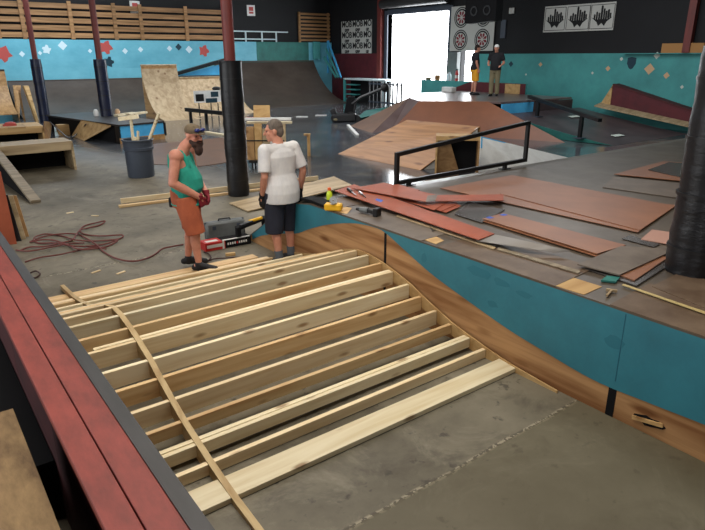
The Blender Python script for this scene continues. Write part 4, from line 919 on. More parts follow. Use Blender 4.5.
# small sign frame on the pale quarter pipe
P = at(207, 113, .1); P.y = 25.38; sg = thing('sign_board', 'small white sign board with dark pictures on thin legs left of the middle pillar', 'sign', P)
A = up_to(P, 195, 95); B = up_to(P, 223, 94); yS = 25.38
A = atY(194.5, 103, yS); B = atY(222, 90, yS)
obj('board', MB().box((A.x, yS, A.z), (B.x, yS+.03, B.z)), 'white', sg)
for (x0, y0, x1, y1, m) in ((196, 101.5, 203.5, 94, 'bk'), (206, 103, 217, 98, 'sticker_d'), (211, 97, 218, 91.5, 'sticker_d')):
    a = atY(x0, y0, yS); b = atY(x1, y1, yS); obj('picture', MB().box((a.x, yS-.006, a.z), (b.x, yS, b.z)), m, sg)
for x in (199, 211, 218): a = atY(x, 103, yS); obj('leg', MB().box((a.x-.02, yS, 0.02), (a.x+.02, yS+.03, a.z)), 'bk', sg)
a = atY(217, 90, yS); obj('bag', MB().ell((a.x, yS+.06, a.z+.06), (.2, .1, .09), 12, 8), 'bk', sg, smooth=True)
# flat rail
fr_ = thing('flat_rail', 'low black flat rail on the floor in front of the pale quarter pipe', 'rail', at(205, 122, 0))
A = at(187, 121.5, 0); B = at(232, 127, 0); hA = up_to(A, 187, 109.5).z
obj('bar', MB().bar(A+V((0, 0, hA)), B+V((0, 0, hA)), .12, .14), 'bk', fr_)
for u in (.1, .46, .9): q = A.lerp(B, u); obj('leg', MB().box((q.x-.05, q.y-.05, 0), (q.x+.05, q.y+.05, hA-.02)), 'bk', fr_)
solo('lumber_plank', MB().bar(at(206, 132, .03), at(252, 139.5, .03), .13, .05), 'pine_pale', 'single pale plank on the floor behind the head of the bearded person', 'lumber')
# cart with offcuts behind the person in white
P = at(268, 170, 0); ct = thing('lumber_cart', 'wheeled cart with a strap behind the person in white, loaded with offcuts', 'cart', P)
ax = V((rt.x, rt.y, 0)).normalized(); nn = V((0, 0, 1)).cross(ax); P = P+nn*.35
obj('cart_base', MB().bar(P-ax*.45+V((0, 0, .18)), P+ax*.45+V((0, 0, .18)), .6, .06), 'bk', ct)
for sx in (-.36, .36):
    for sy in (-.22, .22): q = P+ax*sx+nn*sy+V((0, 0, .075)); obj('wheel', MB().cone(q-ax*.02, q+ax*.02, .075, .075, 16), 'bk', ct, smooth=True)
obj('strap', MB().bar(P-ax*.47-nn*.28+V((0, 0, .66)), P+ax*.4-nn*.28+V((0, 0, .66)), .02, .03), 'bk', ct)
for i, (u, wd_, h, m, l) in enumerate(((-.4, .17, .75, 'ply_mid', 'brown offcut standing at the left side of the cart'), (-.22, .17, .82, 'ply_light', 'yellowish offcut second from the left in the cart'), (-.04, .17, .7, 'ply_gray', 'grey offcut in the middle of the cart'), (.14, .18, .74, 'white', 'white board offcut standing in the cart left of the person in white'), (.32, .17, .8, 'ply_gray', 'grey offcut on the right side of the cart'))):
    q = P+ax*u-nn*(.2-.02*i)+V((0, 0, .212)); solo('wood_offcut', MB().prism([q-ax*wd_/2, q+ax*wd_/2, q+ax*(wd_/2+.01)+V((0, 0, h)), q+ax*(-wd_/2+.01)+V((0, 0, h))], nn*.1), m, l, 'offcut')
for i, (x0, y0, x1, y1, m, l) in enumerate(((243, 125.5, 286, 119, 'pine_pale', 'long pale board lying across the top of the cart'), (250, 131, 268, 123, 'ply_light', 'square plywood offcut on top of the cart'), (262, 130, 288, 128, 'white', 'white board end sticking out right of the cart'))):
    a = up_to(P-nn*(.1*i), x0, y0); b = up_to(P-nn*(.1*i), x1, y1); zz = 1.03+.05*i
    if i == 1: t = MB().box((a.x, P.y-.2, 1.06), (b.x, P.y-.1, a.z+.3)) if False else MB().prism([P-ax*.33+nn*.05+V((0, 0, 1.1)), P+ax*.05+nn*.05+V((0, 0, 1.1)), P+ax*.05+nn*.1+V((0, 0, 1.42)), P-ax*.33+nn*.1+V((0, 0, 1.42))], nn*.03)
    else: t = MB(); t.bar(P-ax*.5+nn*(.1-.1*i)+V((0, 0, zz)), P+ax*.55+nn*(.1-.1*i)+V((0, 0, zz)), .14, .05)
    solo('wood_offcut', t, m, l, 'offcut')
q = at(309, 156, 0); t = MB(); t.bar(q, up_to(q, 308.5, 134.5), .06, .06, (1, 0, 0)); e = up_to(q, 308.5, 134.5); t.bar(e-ax*.12, e+ax*.05, .06, .05); solo('wooden_stake', t, 'ply_light', 'upright brown wooden stake on the open floor right of the person in white', 'stake')
t = MB(); t.bar(at(348, 125, .03), at(357.5, 135, .03), .1, .04); solo('lumber_plank', t, 'white', 'short white stick on the floor below the black machine', 'lumber')
for (x, y) in ((302, 117), (321, 115.5), (252, 118)):
    q = at(x, y, 0); t = MB(); t.bar(q-ax*.25+V((0, 0, .015)), q+ax*.25+V((0, 0, .015)), .12, .03); solo('wood_offcut', t, 'white' if x > 260 else 'sticker_r', {302: 'left of two white scraps on the far grey floor', 321: 'right of two white scraps on the far grey floor', 252: 'small red scrap on the floor right of the middle pillar'}[x], 'offcut')

# ================================================================== RIGHT WALL: BANNERS, SPEAKER, STICKERS
XW = XR-.02
def wallrect(x0, y0, x1, y1, X):      # Y / z box on the right wall from two opposite corners seen in the photo
    a = atX(x0, y0, X); b = atX(x1, y1, X); return a.y, a.z, b.y, b.z
RW = (0, -1, 0)                          # "right" along the wall as read by a viewer
def emblem_bars(yc, zc, s, X, m, parent):
    t = MB()
    for u, w_, h0, h1 in ((-.30, .07, -.05, .12), (-.21, .07, -.08, .2), (-.115, .075, -.1, .16), (-.02, .08, -.12, .40), (.075, .07, -.12, .3), (.16, .07, -.1, .22), (.25, .08, -.06, .26), (.33, .06, -.03, .14)):
        t.prism([(X, yc-s*(u-w_/2), zc+s*h0), (X, yc-s*(u+w_/2), zc+s*h0), (X, yc-s*(u+w_/2), zc+s*(h1-.03)), (X, yc-s*u, zc+s*h1), (X, yc-s*(u-w_/2), zc+s*(h1-.03))], (-.004, 0, 0))
    pts = [(-.42, .0), (-.2, -.08), (.0, -.06), (.2, -.08), (.42, .0), (.2, -.16), (.12, -.3), (0, -.2), (-.12, -.3), (-.2, -.16)]
    t.prism([(X, yc-s*a, zc+s*b) for a, b in pts], (-.0045, 0, 0)); return obj('skyline_print', t, m, parent)
for i, (x0, y0, x1, y1, l) in enumerate(((545.5, 5, 566, 30.5, 'leftmost'), (567.5, 3, 590, 29.5, 'middle'), (591.5, .5, 614.5, 27.5, 'rightmost'))):
    ya, za, yb, zb = wallrect(x0, y0, x1, y1, XW)
    zb2 = atX(x0, y1+1.2, XW).z; zt2 = 4.33; zb2 = 3.36
    b = thing('skyline_placard', '%s of the three white skyline placards on the black wall' % l, 'placard', (XW, (ya+yb)/2, zb2), group='skyline placards')
    obj('panel', MB().box((XW-.03, yb+.04, zb2), (XW+.01, ya-.02, zt2)), 'placard', b, bevel=.004)
    t = MB(); w_ = .02; x_ = XW-.033; i0 = .07
    for (p, q) in (((ya-i0, zb2+i0), (yb+i0, zb2+i0)), ((yb+i0, zb2+i0), (yb+i0, zt2-i0)), ((yb+i0, zt2-i0), (ya-i0, zt2-i0)), ((ya-i0, zt2-i0), (ya-i0, zb2+i0))): t.bar((x_, p[0], p[1]), (x_, q[0], q[1]), w_, .004, (1, 0, 0))
    obj('border_line', t, 'ink', b); emblem_bars((ya+yb)/2, (zb2+zt2)/2-.02, (ya-yb)*.95, XW-.032, 'ink', b)
# logo banner
ya, za, yb, zb = wallrect(341, 22.3, 371, 55.6, XW-.05); zb, za = 2.61, 4.34
bn_ = thing('logo_banner', 'white banner of repeated black lettering on the maroon wall left of the loading door', 'banner', (XW, (ya+yb)/2, zb))
obj('cloth', MB().box((XW-.03, yb, zb), (XW+.01, ya, za)), 'placard', bn_)
wy = (ya-yb)/2.75; hz_ = (za-zb)/3.0
for r in range(3):
    for c in range(3):
        yc = ya-wy*(c+.5)-.03; zc = za-hz_*(r+.33); 
        for txt, s_, dz_ in (('MOB', .44, -.12), ('GRIP', .2, -.36)):
            if c == 2 and txt == 'MOB': txt2 = 'MO'
            else: txt2 = txt
            if c == 2 and txt == 'GRIP': txt2 = 'GR'
            off = .12 if c == 2 else 0
            tm = textmesh(txt2, s_, (XW-.034, yc+off, zc+dz_), RW, (0, 0, 1), .003, bold=.012); obj('lettering', tm, 'ink', bn_)
# round emblem banner
ya, za, yb, zb = wallrect(452, 5.3, 493, 50.5, XW-.05); za = 4.62; zb = 2.68
eb = thing('emblem_banner', 'white banner with four round red and black emblems behind the speaker', 'banner', (XW, (ya+yb)/2, zb))
obj('cloth', MB().box((XW-.07, yb, zb), (XW-.05, ya, za)), 'placard', eb)
sy = (ya-yb)/2; szz = (za-zb)/2; R_ = min(sy, szz)*.46
for r in range(2):
    for c in range(2):
        ct_ = V((XW-.07, ya-sy*(c+.5), za-szz*(r+.5)))
        o = obj('round_emblem', MB().disc(ct_, (-1, 0, 0), R_*.9, R_, .004), 'ink', eb)
        obj('emblem_rim', MB().disc(ct_, (-1, 0, 0), R_*.68, R_*.82, .004), 'ink', o)
        t = MB()
        for k in range(8):
            a = PI*k/4+PI/8; d1 = V((0, math.cos(a), math.sin(a))); d2_ = V((0, math.cos(a+.3), math.sin(a+.3))); d3 = V((0, math.cos(a-.3), math.sin(a-.3)))
            t.prism([ct_+d1*R_*.12, ct_+d2_*R_*.5, ct_+d1*R_*.66, ct_+d3*R_*.5], (-.004, 0, 0))
        obj('emblem_spokes', t, 'ink_red', o)
# hanging speaker
xs = 18.3; a = atX(466, -6, xs); b = atX(495, 22, xs)
sp = thing('hanging_speaker', 'black loudspeaker hanging over the round emblem banner', 'speaker', (xs, (a.y+b.y)/2, b.z))
z_a, z_b = max(a.z, b.z+1.0), b.z
obj('cabinet', MB().prism([(xs, a.y, z_a), (xs, b.y, z_a), (xs, b.y, z_b+.05), (xs, a.y, z_b)], (.5, .1, 0)), 'bk_matte', sp)
for u in (.3, .72): c_ = V((xs-.002, a.y+(b.y-a.y)*u, z_b+.42)); obj('driver', MB().disc(c_, (-1, 0, 0), .12, .17, .02), 'bk', sp, smooth=True)
obj('bracket', MB().bar((xs+.3, (a.y+b.y)/2, z_a), (xs+.3, (a.y+b.y)/2, ZC), .08, .08), 'bk', sp)
# small plates
for i, (x0, y0, x1, y1, m, l, nm) in enumerate(((509.5, 8, 514, 13.5, 'placard', 'small white plate high on the black wall right of the speaker', 'wall_sign'), (501.5, 20, 505, 38, 'charcoal', 'narrow dark grey strip on the black wall below the small white plate', 'wall_sign'), (612, 46, 630, 52.3, 'cardboard', 'left piece of cardboard on the ledge of the teal wall', 'cardboard_box'), (631, 45.5, 684, 52.3, 'cardboard', 'right piece of cardboard on the ledge of the teal wall near the pillar', 'cardboard_box'))):
    X_ = XW-.02 if nm == 'wall_sign' else XR-.2
    a = atX(x0, y0, X_); b = atX(x1, y1, X_); 
    if nm == 'cardboard_box': 
        a.z, b.z = 2.92, 2.605
        if i == 2: b = atX(662/1.0 if False else 637, y1, X_); a = atX(664, y0, X_); a, b = atX(662, 45, X_), atX(684.5, 52, X_)
        else: a, b = atX(685.5, 45, X_), atX(703, 52, X_)
        a.z, b.z = 2.86, 2.552
    solo(nm, MB().box((X_-.02 if nm == 'wall_sign' else X_, min(a.y, b.y), min(a.z, b.z)), (X_+.02 if nm == 'wall_sign' else X_+.15, max(a.y, b.y), max(a.z, b.z))), m, l, 'sign' if nm == 'wall_sign' else 'box')
t = MB(); t.box((XR-.2, 4, 2.525), (XR-.031, 12.6, 2.55)); struct('trim_5', t, 'teal2', label='ledge on top of the teal wall')
t = MB(); t.bar((XR-.15, atX(692, 20, XR-.15).y, 2.56), (XR-.15, atX(692, 20, XR-.15).y, ZC), .2, .24); struct('trim_6', t, 'post_red', label='maroon column at the right')
XS = XR-.03
for x, y, r, l, m, st in ((511, 64, .17, 'dark square sticker beside the person with white headwear', 'sticker_d', 0), (540.5, 64.5, .13, 'pale round sticker on the teal wall, leftmost of the light ones', 'sticker_o', 0), (526, 74.5, .07, 'tiny pale sticker low on the teal wall near the handrail', 'sticker_g', 0), (592.5, 73, .08, 'tiny pale sticker low on the teal wall above the handrail end', 'sticker_g', 0), (608, 68.5, .14, 'tan round sticker on the teal wall left of the maroon ledge top', 'sticker_o', 0), (621.5, 59, .1, 'small white sticker near the top of the teal wall left of the shield', 'sticker_g', 0),
                          (649.5, 69, .27, 'largest pale diamond sticker on the teal wall above the maroon ledge', 'sticker_o', 0), (666.5, 75.5, .16, 'pale diamond sticker right of the largest diamond', 'sticker_o', 0), (682, 87, .09, 'small pale sticker farthest right on the teal wall', 'sticker_g', 0), (657, 55.5, .17, 'pale badge at the top edge of the teal wall', 'sticker_g', 1)):
    diamond(atX(x, y, XS), r*.72, RW, m, l, star=False)
c_ = atX(631.5, 63, XS); s_ = .3
solo('wall_sticker', MB().prism([c_+V((0, a*s_, b*s_)) for a, b in ((-.55, .6), (0, .7), (.55, .6), (.55, -.1), (.25, -.6), (0, -.75), (-.25, -.6), (-.55, -.1))], (-.006, 0, 0)), 'sticker_d', 'dark shield shaped sticker on the teal wall left of the largest diamond', 'sticker')

# ================================================================== FAR FUNBOX, BANKS, HUBBA LEDGE
DF = 1.0
A1 = at(419, 101, DF); A2_ = at(488, 101.5, DF); A0 = at(409, 97.6, DF)
fb = thing('funbox', 'orange brown banked funbox under the two far people, with a pale deck', 'skate ramp', (A1.x+2, A1.y, 0))
deck = [A0, A1, A2_, V((A2_.x+.1, 13.7, DF)), V((20.6, 13.7, DF)), V((20.6, 19.3, DF)), V((17.6, 19.3, DF))]
obj('deck_top', MB().prism(deck, (0, 0, -.06)), 'violet', fb, label='pale grey violet deck top')
G0 = V((16.25, 9.55, 0))
Bt = [at(391, 131, 0), at(565, 142.5, 0)]
obj('orange_bank', MB().prism([A1, A2_, Bt[1], Bt[0]], V((.35, .45, -.02))*.12), 'orange', fb, smooth=True, label='orange brown bank')
obj('side_bank', MB().prism([A0, A1, Bt[0], at(372, 133, 0)], V((.3, 0, -.02))*.2), 'violet', fb, label='grey violet side bank')
obj('far_bank', MB().prism([A0, at(372, 133, 0), at(350, 126, 0), at(398, 102.5, .8)], V((.3, .1, -.02))*.2), 'brown_floor', fb, label='brown far side bank')
obj('teal_bank', MB().prism([at(354, 119.5, .02), at(396, 110, .35), at(400, 105, .55), at(366, 110.5, .15)], V((.3, .1, -.02))*.2), 'green', fb, label='teal bank edge')
obj('core', MB().prism([V((p.x, p.y, .02)) for p in (A1+V((.5, .5, 0)), A2_+V((.1, .4, 0)), V((20.5, A2_.y, 0)), V((20.5, 19.2, 0)), V((17.7, 19.2, 0)))], (0, 0, DF-.09)), 'bk_matte', fb)
# dark bank with green side and maroon hubba
db = thing('bank_ramp', 'dark bank ramp with a teal green side panel running down from the funbox', 'skate ramp', (18.5, 12, 0))
XG = A2_.x+.1; YT, YBt = 13.64, 9.5; ZT = .6
nB = 16; prB = [(YBt+(YT-YBt)*i/nB, ZT*(i/nB)**1.15) for i in range(nB+1)]
bank_z = lambda y: ZT*max(0, min(1, (y-YBt)/(YT-YBt)))**1.15
obj('bank_surface', MB().prism([(XG, y, z+.004) for y, z in prB]+[(XG, y, z-.03 if i else z) for i, (y, z) in enumerate(prB)][::-1], (21.08-XG, 0, 0)), 'purple_ramp', db, smooth=False)
obj('side_panel', MB().prism([(XG-.03, y, z+.02) for y, z in prB]+[(XG-.03, A2_.y-.02, DF-.005), (XG-.03, A2_.y-.02, 0)], (.03, 0, 0)), 'green', db, label='teal green side panel')
a = at(504, 102, .98)
obj('blue_riser', MB().box((XG+.02, YT+.0, .5), (XG+1.7, YT+.05, DF-.07)), 'cyan_bright', db, label='bright blue riser panel')
obj('dark_riser', MB().box((XG+1.7, YT+.0, .5), (20.6, YT+.05, DF-.07)), 'purple_ramp', db)
c_ = V((XG-.034, YT+.3, DF-.25)); obj('round_mark', MB().disc(c_, (-1, 0, 0), .0, .09, .004), 'ink', db)
# maroon inclined ledge along the wall
Lh = atX(613, 85, 21.5); Ll = atX(693, 112, 21.5)
hb = thing('hubba_ledge', 'sloping maroon ledge along the teal wall left of the black pillar', 'ledge', (21.6, 10.5, 0))
y1, y2 = Lh.y, Ll.y; zt1, zt2 = Lh.z, Ll.z; zb1 = atX(613, 105, 21.5).z; zb2 = atX(693, 133, 21.5).z
ex = 2.2; sl = (zt1-zt2)/(y1-y2); slb = (zb1-zb2)/(y1-y2)
obj('maroon_side', MB().prism([(21.5, y1, zb1), (21.5, y2-ex, max(0, zb2-slb*ex)), (21.5, y2-ex, max(.1, zt2-sl*ex)), (21.5, y1, zt1)], (.4, 0, 0)), 'maroon', hb, label='maroon painted side')
obj('top_edge', MB().bar((21.7, y1, zt1+.02), (21.7, y2-ex, max(.1, zt2-sl*ex)+.02), .44, .05), 'red_dark', hb)
e1 = atX(600, 106, 21.48); obj('plywood_end', MB().prism([(21.48, y1, zt1), (21.48, y1, zb1), (21.48, atX(600, 106, 21.48).y, zb1)], (.4, 0, 0)), 'ply_light', hb, label='plywood end face')
obj('base_strip', MB().prism([(21.1, e1.y, zb1-.02), (21.1, y2-ex, max(.0, zb2-slb*ex)), (21.48, y2-ex, max(.0, zb2-slb*ex)+.06), (21.48, e1.y, zb1+.06)], (0, 0, -.05)), 'ply_gray', hb, label='pale wooden strip along the foot')
# handrail on the dark bank
hr = thing('handrail', 'sloping black handrail with two posts on the dark bank ramp', 'rail', (17.5, 11.5, 0))
def on_bank(x, y):
    lo, hi = 5, 40
    d = ray(x, y)
    for k in range(60):
        m_ = (lo+hi)/2; p = EYE+d*m_
        if p.z > bank_z(p.y)+.004: lo = m_
        else: hi = m_
    return EYE+d*lo
b1 = on_bank(537, 116.5); b2 = on_bank(579.5, 138)
t1 = up_to(b1, 537, 99.8); t2 = up_to(b2, 580, 114.3); dv = (t2-t1)
e0 = t1-dv*.26; e1_ = t2+dv*.34
obj('top_bar', MB().bar(e0, e1_, .12, .1), 'bk', hr)
for b_, t_ in ((b1, t1), (b2, t2)):
    obj('post', MB().bar(b_-V((0, 0, .0)), t_, .1, .1, (1, 0, 0)), 'bk', hr); obj('foot_plate', MB().box((b_.x-.14, b_.y-.14, b_.z-.01), (b_.x+.14, b_.y+.14, b_.z+.015)), 'charcoal', hr)
for x, y, l in ((574, 117, 'near the middle of the handrail'), (617, 136, 'near the foot of the dark bank')):
    q = on_bank(x, y); solo('floor_sticker', MB().prism([q+V((-.3, -.12, .012)), q+V((.2, -.15, .012)), q+V((.3, .1, .03)), q+V((-.2, .12, .03))], (0, 0, .004)), 'sticker_g', 'pale scrap on the dark bank ramp '+l, 'sticker')
# barrier in front of the loading door
by0, by1 = atX(467, 85, 20.9).y, atX(421, 85, 20.9).y; bz = atX(430, 80, 20.9).z
bw = thing('barrier_wall', 'low teal and maroon barrier wall behind the funbox in front of the loading door', 'wall', (21, (by0+by1)/2, 0))
obj('wall_panel', MB().box((20.9, by0-3.2, 0), (21.0, by1, bz)), 'teal2', bw)
obj('maroon_wedge', MB().prism([(20.895, by1-1.6, .9), (20.895, by0-3.2, .9), (20.895, by0-3.2, bz+.0), (20.895, by0-.2, bz)], (-.006, 0, 0)), 'maroon', bw, label='maroon diagonal patch')
obj('wood_patch', MB().box((20.888, atX(520, 88, 20.89).y, .9), (20.896, atX(505, 88, 20.89).y, bz-.02)), 'ply_light', bw, label='bare plywood patch')
for i, (x, y, w_, h_, m, l) in enumerate(((437, 80, .28, .24, 'ply_mid', 'small brown box on top of the barrier wall'), (428, 80, .3, .12, 'khaki', 'low olive bundle on top of the barrier wall'),)):
    p = atX(x, y, 20.95); t = MB(); t.box((20.9, p.y-w_/2, bz+.001), (21.05, p.y+w_/2, bz+h_)); solo('small_box', t, m, l, 'box', bevel=.03)
p = atX(456.5, 80, 20.95); fe = thing('fire_extinguisher', 'small red fire extinguisher standing on the barrier wall', 'extinguisher', (20.95, p.y, bz))
obj('cylinder', MB().loft([((20.95, p.y, bz+h), r, r) for h, r in ((0.002, .07), (.35, .075), (.42, .05), (.46, .03))], 14), 'redbox', fe, smooth=True); obj('valve', MB().box((20.92, p.y-.05, bz+.46), (20.98, p.y+.05, bz+.52)), 'bk', fe)
obj('label_band', MB().cone((20.95, p.y, bz+.12), (20.95, p.y, bz+.25), .077, .077, 14), 'whitebox', fe)
p = atX(449, 80, 20.95); solo('water_jug', MB().loft([((20.95, p.y, bz+h), r, r) for h, r in ((.002, .09), (.25, .1), (.33, .05), (.38, .04))], 14), 'sticker_w', 'pale plastic jug on the barrier wall left of the fire extinguisher', 'jug', smooth=True)
p = at(448, 91.5, DF+.02); t = MB(); t.box((p.x-.1, p.y-.3, DF+.001), (p.x+.2, p.y+.3, DF+.2)); solo('white_box', t, 'white', 'small white carton on the far edge of the funbox deck', 'box', bevel=.02)
P = XR+.0; t = MB(); t.box((XR-.25, d2[1]+.02, 0), (XR-.02, DY0-.24, 2.64)); solo('grey_post', t, 'case', 'grey pillar beside the loading door opening', 'post')

# ================================================================== PLYWOOD KICKERS IN THE MIDDLE
b0 = at(338, 154, 0); b1 = at(420, 170.3, 0); t0 = at(407, 119.8, .8); t1 = at(480, 126.5, .9)
kr = thing('kicker_ramp', 'wide plywood kicker ramp with an open box bay on the floor behind the black rail', 'ramp', (10.5, 11.5, 0))
obj('ramp_surface', MB().prism([b0+V((0, 0, .004)), b1+V((0, 0, .004)), t1, t0], (0, 0, -.02)), 'ply_kick' if 'ply_kick' in M else 'ply_mid', kr)
obj('side_panel', MB().prism([b1+V((.15, .02, 0)), t1-V((.05, -.02, .025)), V((t1.x-.05, t1.y+.02, 0))], (0, .02, 0)), 'white', kr, label='white side panel')
obj('back_panel', MB().prism([V((t1.x, t1.y, 0)), V((t0.x, t0.y, 0)), t0-V((0, 0, .02)), t1-V((0, 0, .02))], (.02, 0, 0)), 'ply_mid', kr)
ga = at(434.5, 175, 0); gb = at(478, 176, 0); ax2 = (gb-ga).normalized(); nn2 = V((0, 0, 1)).cross(ax2); gh = up_to(ga, 434, 136).z
gp = kr; L2_ = (gb-ga).length; dp = .5
obj('bay_top', MB().prism([ga+V((0, 0, gh)), gb+V((0, 0, gh)), gb+nn2*dp+V((0, 0, gh)), ga+nn2*dp+V((0, 0, gh))], (0, 0, -.09)), 'ply_light', gp)
for q, m_ in ((ga, 'ply_light'), (gb-ax2*.04, 'ply_mid')): obj('bay_side', MB().prism([q, q+ax2*.04, q+ax2*.04+nn2*dp, q+nn2*dp], (0, 0, gh-.09)), m_, gp)
obj('bay_back', MB().prism([ga+nn2*(dp-.04), gb+nn2*(dp-.04), gb+nn2*(dp-.04)+V((0, 0, gh-.09)), ga+nn2*(dp-.04)+V((0, 0, gh-.09))], nn2*.03), 'bk_matte', gp)
obj('inner_brace', MB().prism([ga+ax2*.04+nn2*.3, ga+ax2*.55+nn2*.3, ga+ax2*.3+nn2*.3+V((0, 0, gh-.12)), ga+ax2*.04+nn2*.3+V((0, 0, gh-.12))], nn2*.02), 'ply_mid', gp)
wa = at(480, 172.5, 0); wb = at(520, 168.5, 0); wc = at(572, 158.5, 0)
wk = thing('hip_ramp', 'small bank with a white sloping face and blue top corner right of the plywood kicker', 'ramp', wa)
vd = V((fw.x, fw.y, 0)).normalized(); wt = atV(481, 136.5, wa+vd*.75)
obj('white_face', MB().prism([wa, wb, wc, wt], V((.02, .1, -.03))), 'white', wk, label='white painted sloping face')
wu = wa.lerp(wt, .66); wv = wc.lerp(wt, .74)
up_n = (wc-wa).cross(wt-wa).normalized()
obj('blue_corner', MB().prism([wu+up_n*.004, wv+up_n*.004, wt+up_n*.004], up_n*.002), 'cyan_bright', wk, label='blue top corner')
obj('back_slope', MB().prism([wt, wc, wa+vd*1.6+V((1.2, -.6, 0)), wa+vd*1.3], (0, 0, -.02)), 'ply_gray', wk)
for k in range(6):
    p = wa.lerp(wc, .1+.11*k).lerp(wt, .3+.1*(k % 3))+up_n*.006; e_ = (wc-wa).normalized(); obj('stain_mark', MB().prism([p, p+e_*.09, p+e_*.05+(wt-wa)*.06], up_n*.002), 'charcoal', wk)

# ================================================================== TEAL STAIR RAIL, FENCE BOX, BLACK MACHINE
XQ = 20.75
tb = thing('teal_stair', 'teal stair railing and platform beside the black quarter pipe', 'stairs', (21, 28.5, 0))
a = at(343, 107, 0); pl = V((20.3, 27.2, 0)); px0 = atX(344, 78, 20.9); px1 = atX(386, 76, 20.9)
obj('platform_top', MB().box((20.85, px1.y, 1.22), (21.9, px0.y, 1.3)), 'white_rail', tb)
obj('corner_post', MB().box((20.85, px0.y-.12, 0), (20.95, px0.y, 1.25)), 'teal2', tb); obj('corner_post', MB().box((20.85, px1.y, 0), (20.95, px1.y+.22, 1.25)), 'white_rail', tb)
for k in range(4): obj('step', MB().box((20.95, px0.y-1.0, .15+.26*k), (21.3+.1*k, px0.y-.13, .2+.26*k)), 'teal2', tb)
obj('dark_panel', MB().box((21.3, px1.y+.1, 0), (21.36, px0.y-.1, 1.2)), 'bk_matte', tb)
r_b = atX(341.5, 74.5, 20.9); r_t = atX(328, 40, 20.9); 
sY = px0.y
for k in range(3):
    o_ = .22*k; A = V((20.9, min(sY, YB-.6), 1.3)); B = atY(328-2*k, 41+8*k, YB-.75); A_ = atX(341-2.5*k, 75, 20.9)
    obj('rail', MB().bar(V((20.9, A_.y, 1.32)), B, .08, .1), 'cyan_bright' if k == 0 else 'teal2', tb, label='light blue top rail' if k == 0 else None)
B = atY(328, 41, YB-.75); B2 = atY(328, 73, YB-.75); obj('rail_post', MB().bar(B, B2, .1, .1, (1, 0, 0)), 'cyan_bright', tb)
m_ = MB(); x0_ = atY(313, 60, YB-.4).x; m_.box((x0_, YB-.45, 2.3), (x0_+.5, YB-.4, 3.25)); obj('stair_panel', m_, 'teal2', tb)
fy0, fy1 = atX(401, 100, 20.6).y, atX(369, 100, 20.6).y
fn = thing('bar_fence', 'low fence of dark vertical bars left of the loading door', 'fence', (20.6, (fy0+fy1)/2, 0))
zt_f = atX(385, 82, 20.6).z
for k in range(9): y_ = fy1+(fy0-fy1)*k/8; obj('fence_bar', MB().box((20.58, y_-.05, .0), (20.64, y_+.05, zt_f)), 'bk', fn)
for z_ in (.15, zt_f-.15): obj('fence_rail', MB().box((20.56, fy0, z_), (20.58, fy1, z_+.08)), 'charcoal', fn)
# black machine
P = at(347, 122, 0); mx_ = V((rt.x, rt.y, 0)).normalized(); mn = V((0, 0, 1)).cross(mx_)
mc = thing('floor_machine', 'black wheeled machine with an upright panel and long slanted handle on the far floor', 'machine', P)
def mp(x, y): return atV(x, y, P)
t = MB(); t.bar(mp(332, 118)+mn*.1, mp(356, 117)+mn*.1, .7, .3); t.bar(mp(331, 113), mp(336, 111), .3, .25); obj('base_body', t, 'bk', mc, bevel=.04)
obj('upright_panel', MB().prism([mp(344, 113), mp(353, 113), mp(355, 97), mp(347.5, 97)], mn*.35), 'bk_matte', mc)
obj('handle_bar', MB().tube([mp(352, 104), mp(361, 97.5), mp(385, 87.5)], .06, 8), 'bk', mc, smooth=True); obj('handle_end', MB().ell(mp(385, 87.5), (.18, .12, .18), 10, 8), 'bk', mc, smooth=True)
obj('side_strut', MB().tube([mp(354, 115), mp(356, 99)], .05, 8), 'bk', mc, smooth=True)
for (x, y, r) in ((351, 120.5, .2), (335, 121, .16), (357, 118.5, .14)):
    q = V(mp(x, y)); q.z = r; obj('wheel', MB().cone(q-mn*.08, q+mn*.04, r, r, 16), 'bk', mc, smooth=True)
q = mp(338, 119.5); obj('pale_cover', MB().ell((q.x, q.y-.1, q.z+.02), (.3, .12, .1), 10, 8), 'khaki', mc, smooth=True)

# ================================================================== FAR PEOPLE
def far_person(label, x, yfeet, z, face_deg, clo, J0, sc=1.0):
    J = dict(hip=(0, 0, .92), chest=(0, -.01, 1.39), neck=(0, .01, 1.49), head=(0, .05, 1.615), belly=.115, w=.95, turn=0, nod=-.12, curl=.5, sleeve=.7, hem=-.04,
        sh_r=(.19, -.01, 1.40), el_r=(.24, -.03, 1.13), wr_r=(.22, .06, .9), sh_l=(-.19, -.01, 1.40), el_l=(-.24, -.03, 1.13), wr_l=(-.22, .06, .9),
        hd_r=(0, .15, -1), pn_r=(-1, 0, 0), th_r=(0, 1, 0), hd_l=(0, .15, -1), pn_l=(1, 0, 0), th_l=(0, 1, 0),
        hp_r=(.09, 0, .9), kn_r=(.1, .03, .5), an_r=(.1, 0, .105), toe_r=(.12, .16, .03), hp_l=(-.09, 0, .9), kn_l=(-.1, .02, .5), an_l=(-.1, -.04, .105), toe_l=(-.12, .12, .03))
    J.update(J0); P = at(x, yfeet, z)
    r = person(label, (P.x, P.y, z), face_deg, J, clo, .012); r[0].scale = (sc,)*3; return r
face_right = math.atan2(-rt.x, rt.y)
q1_ = far_person('person in black t shirt and yellow shorts on the far funbox, seen from the side', 473.5, 95, DF, face_right+.1, dict(skin='skin', shirt='tee_b', legs='yellow_sh', hair='hair_d'), {}, 1.08)
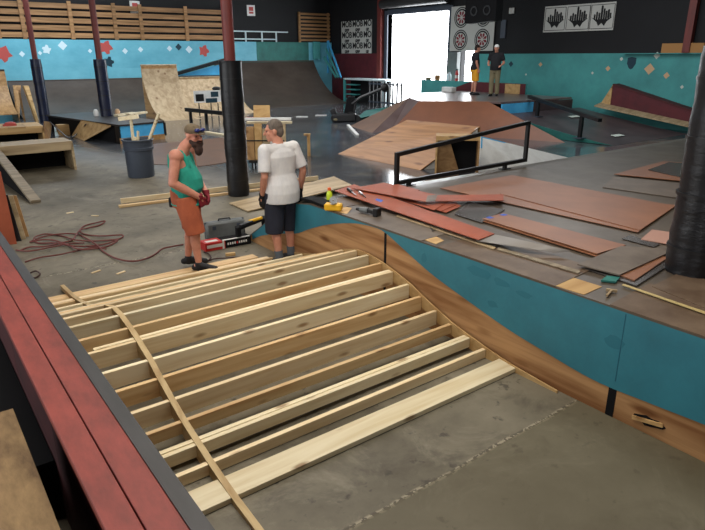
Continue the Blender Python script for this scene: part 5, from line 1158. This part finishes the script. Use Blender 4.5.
q2_ = far_person('person in black t shirt and khaki trousers with white headwear on the far funbox', 493.5, 96.3, DF, face_right-PI/2-.45, dict(skin='skin', shirt='tee_b', legs='khaki', long=True),
    dict(el_r=(.27, -.05, 1.14), wr_r=(.22, .17, 1.08), hd_r=(-.3, 1, -.1), pn_r=(0, 0, -1), el_l=(-.27, -.05, 1.13), wr_l=(-.23, .15, 1.05), hd_l=(.3, 1, -.2), pn_l=(0, 0, -1), th_r=(-1, 0, .2), th_l=(1, 0, .2)), 1.08)
m = MB(); T_, R_q = q2_[1], q2_[2]; m.ell(T_((0, -.012, .055)), (.083, .1, .07), 18, 10, R_q); obj('white_headwear', m, 'white', q2_[0], smooth=True)

# ================================================================== LIGHT
w = bpy.data.worlds.new('sky'); S.world = w; w.use_nodes = True
bg = w.node_tree.nodes['Background']; bg.inputs[0].default_value = (.93, .97, 1, 1); bg.inputs[1].default_value = 11
def area(name, loc, size, power, col, rot=(0, 0, 0)):
    l = bpy.data.lights.new(name, 'AREA'); l.shape = 'RECTANGLE'; l.size, l.size_y = size; l.energy = power; l.color = col
    o = bpy.data.objects.new(name, l); C.objects.link(o); o.location = loc; o.rotation_euler = rot; return o
for i, (x, y, sx, sy, p, c) in enumerate(((1.5, 3.5, 4, 3, 330, (1, .94, .84)), (6, 1.5, 3, 3, 140, (1, .95, .88)), (5, 10, 5, 4, 300, (1, .95, .88)), (10, 17, 6, 5, 420, (.97, .97, 1)),
        (6, 27, 8, 4, 650, (.84, .93, 1)), (16, 11, 5, 5, 300, (.93, .97, 1)), (15, 25, 5, 5, 260, (.93, .97, 1)))):
    area('hall_lamp', (x, y, ZC-.12), (sx, sy), p, c)
area('left_fill_light', (-7.9, 11, 3.6), (12, 5), 700, (.95, .97, 1), (PI/2, 0, -PI/2))  # added fill for surfaces turned left; that wall has no opening
area('open_side_daylight', (-3, -3.9, 3.6), (8, 4.5), 420, (.95, .97, 1), (PI/2, 0, -.35))
S.view_settings.view_transform = 'Standard'; S.view_settings.look = 'None'; S.view_settings.exposure = 0; S.view_settings.gamma = 1; S.view_settings.use_curve_mapping = False
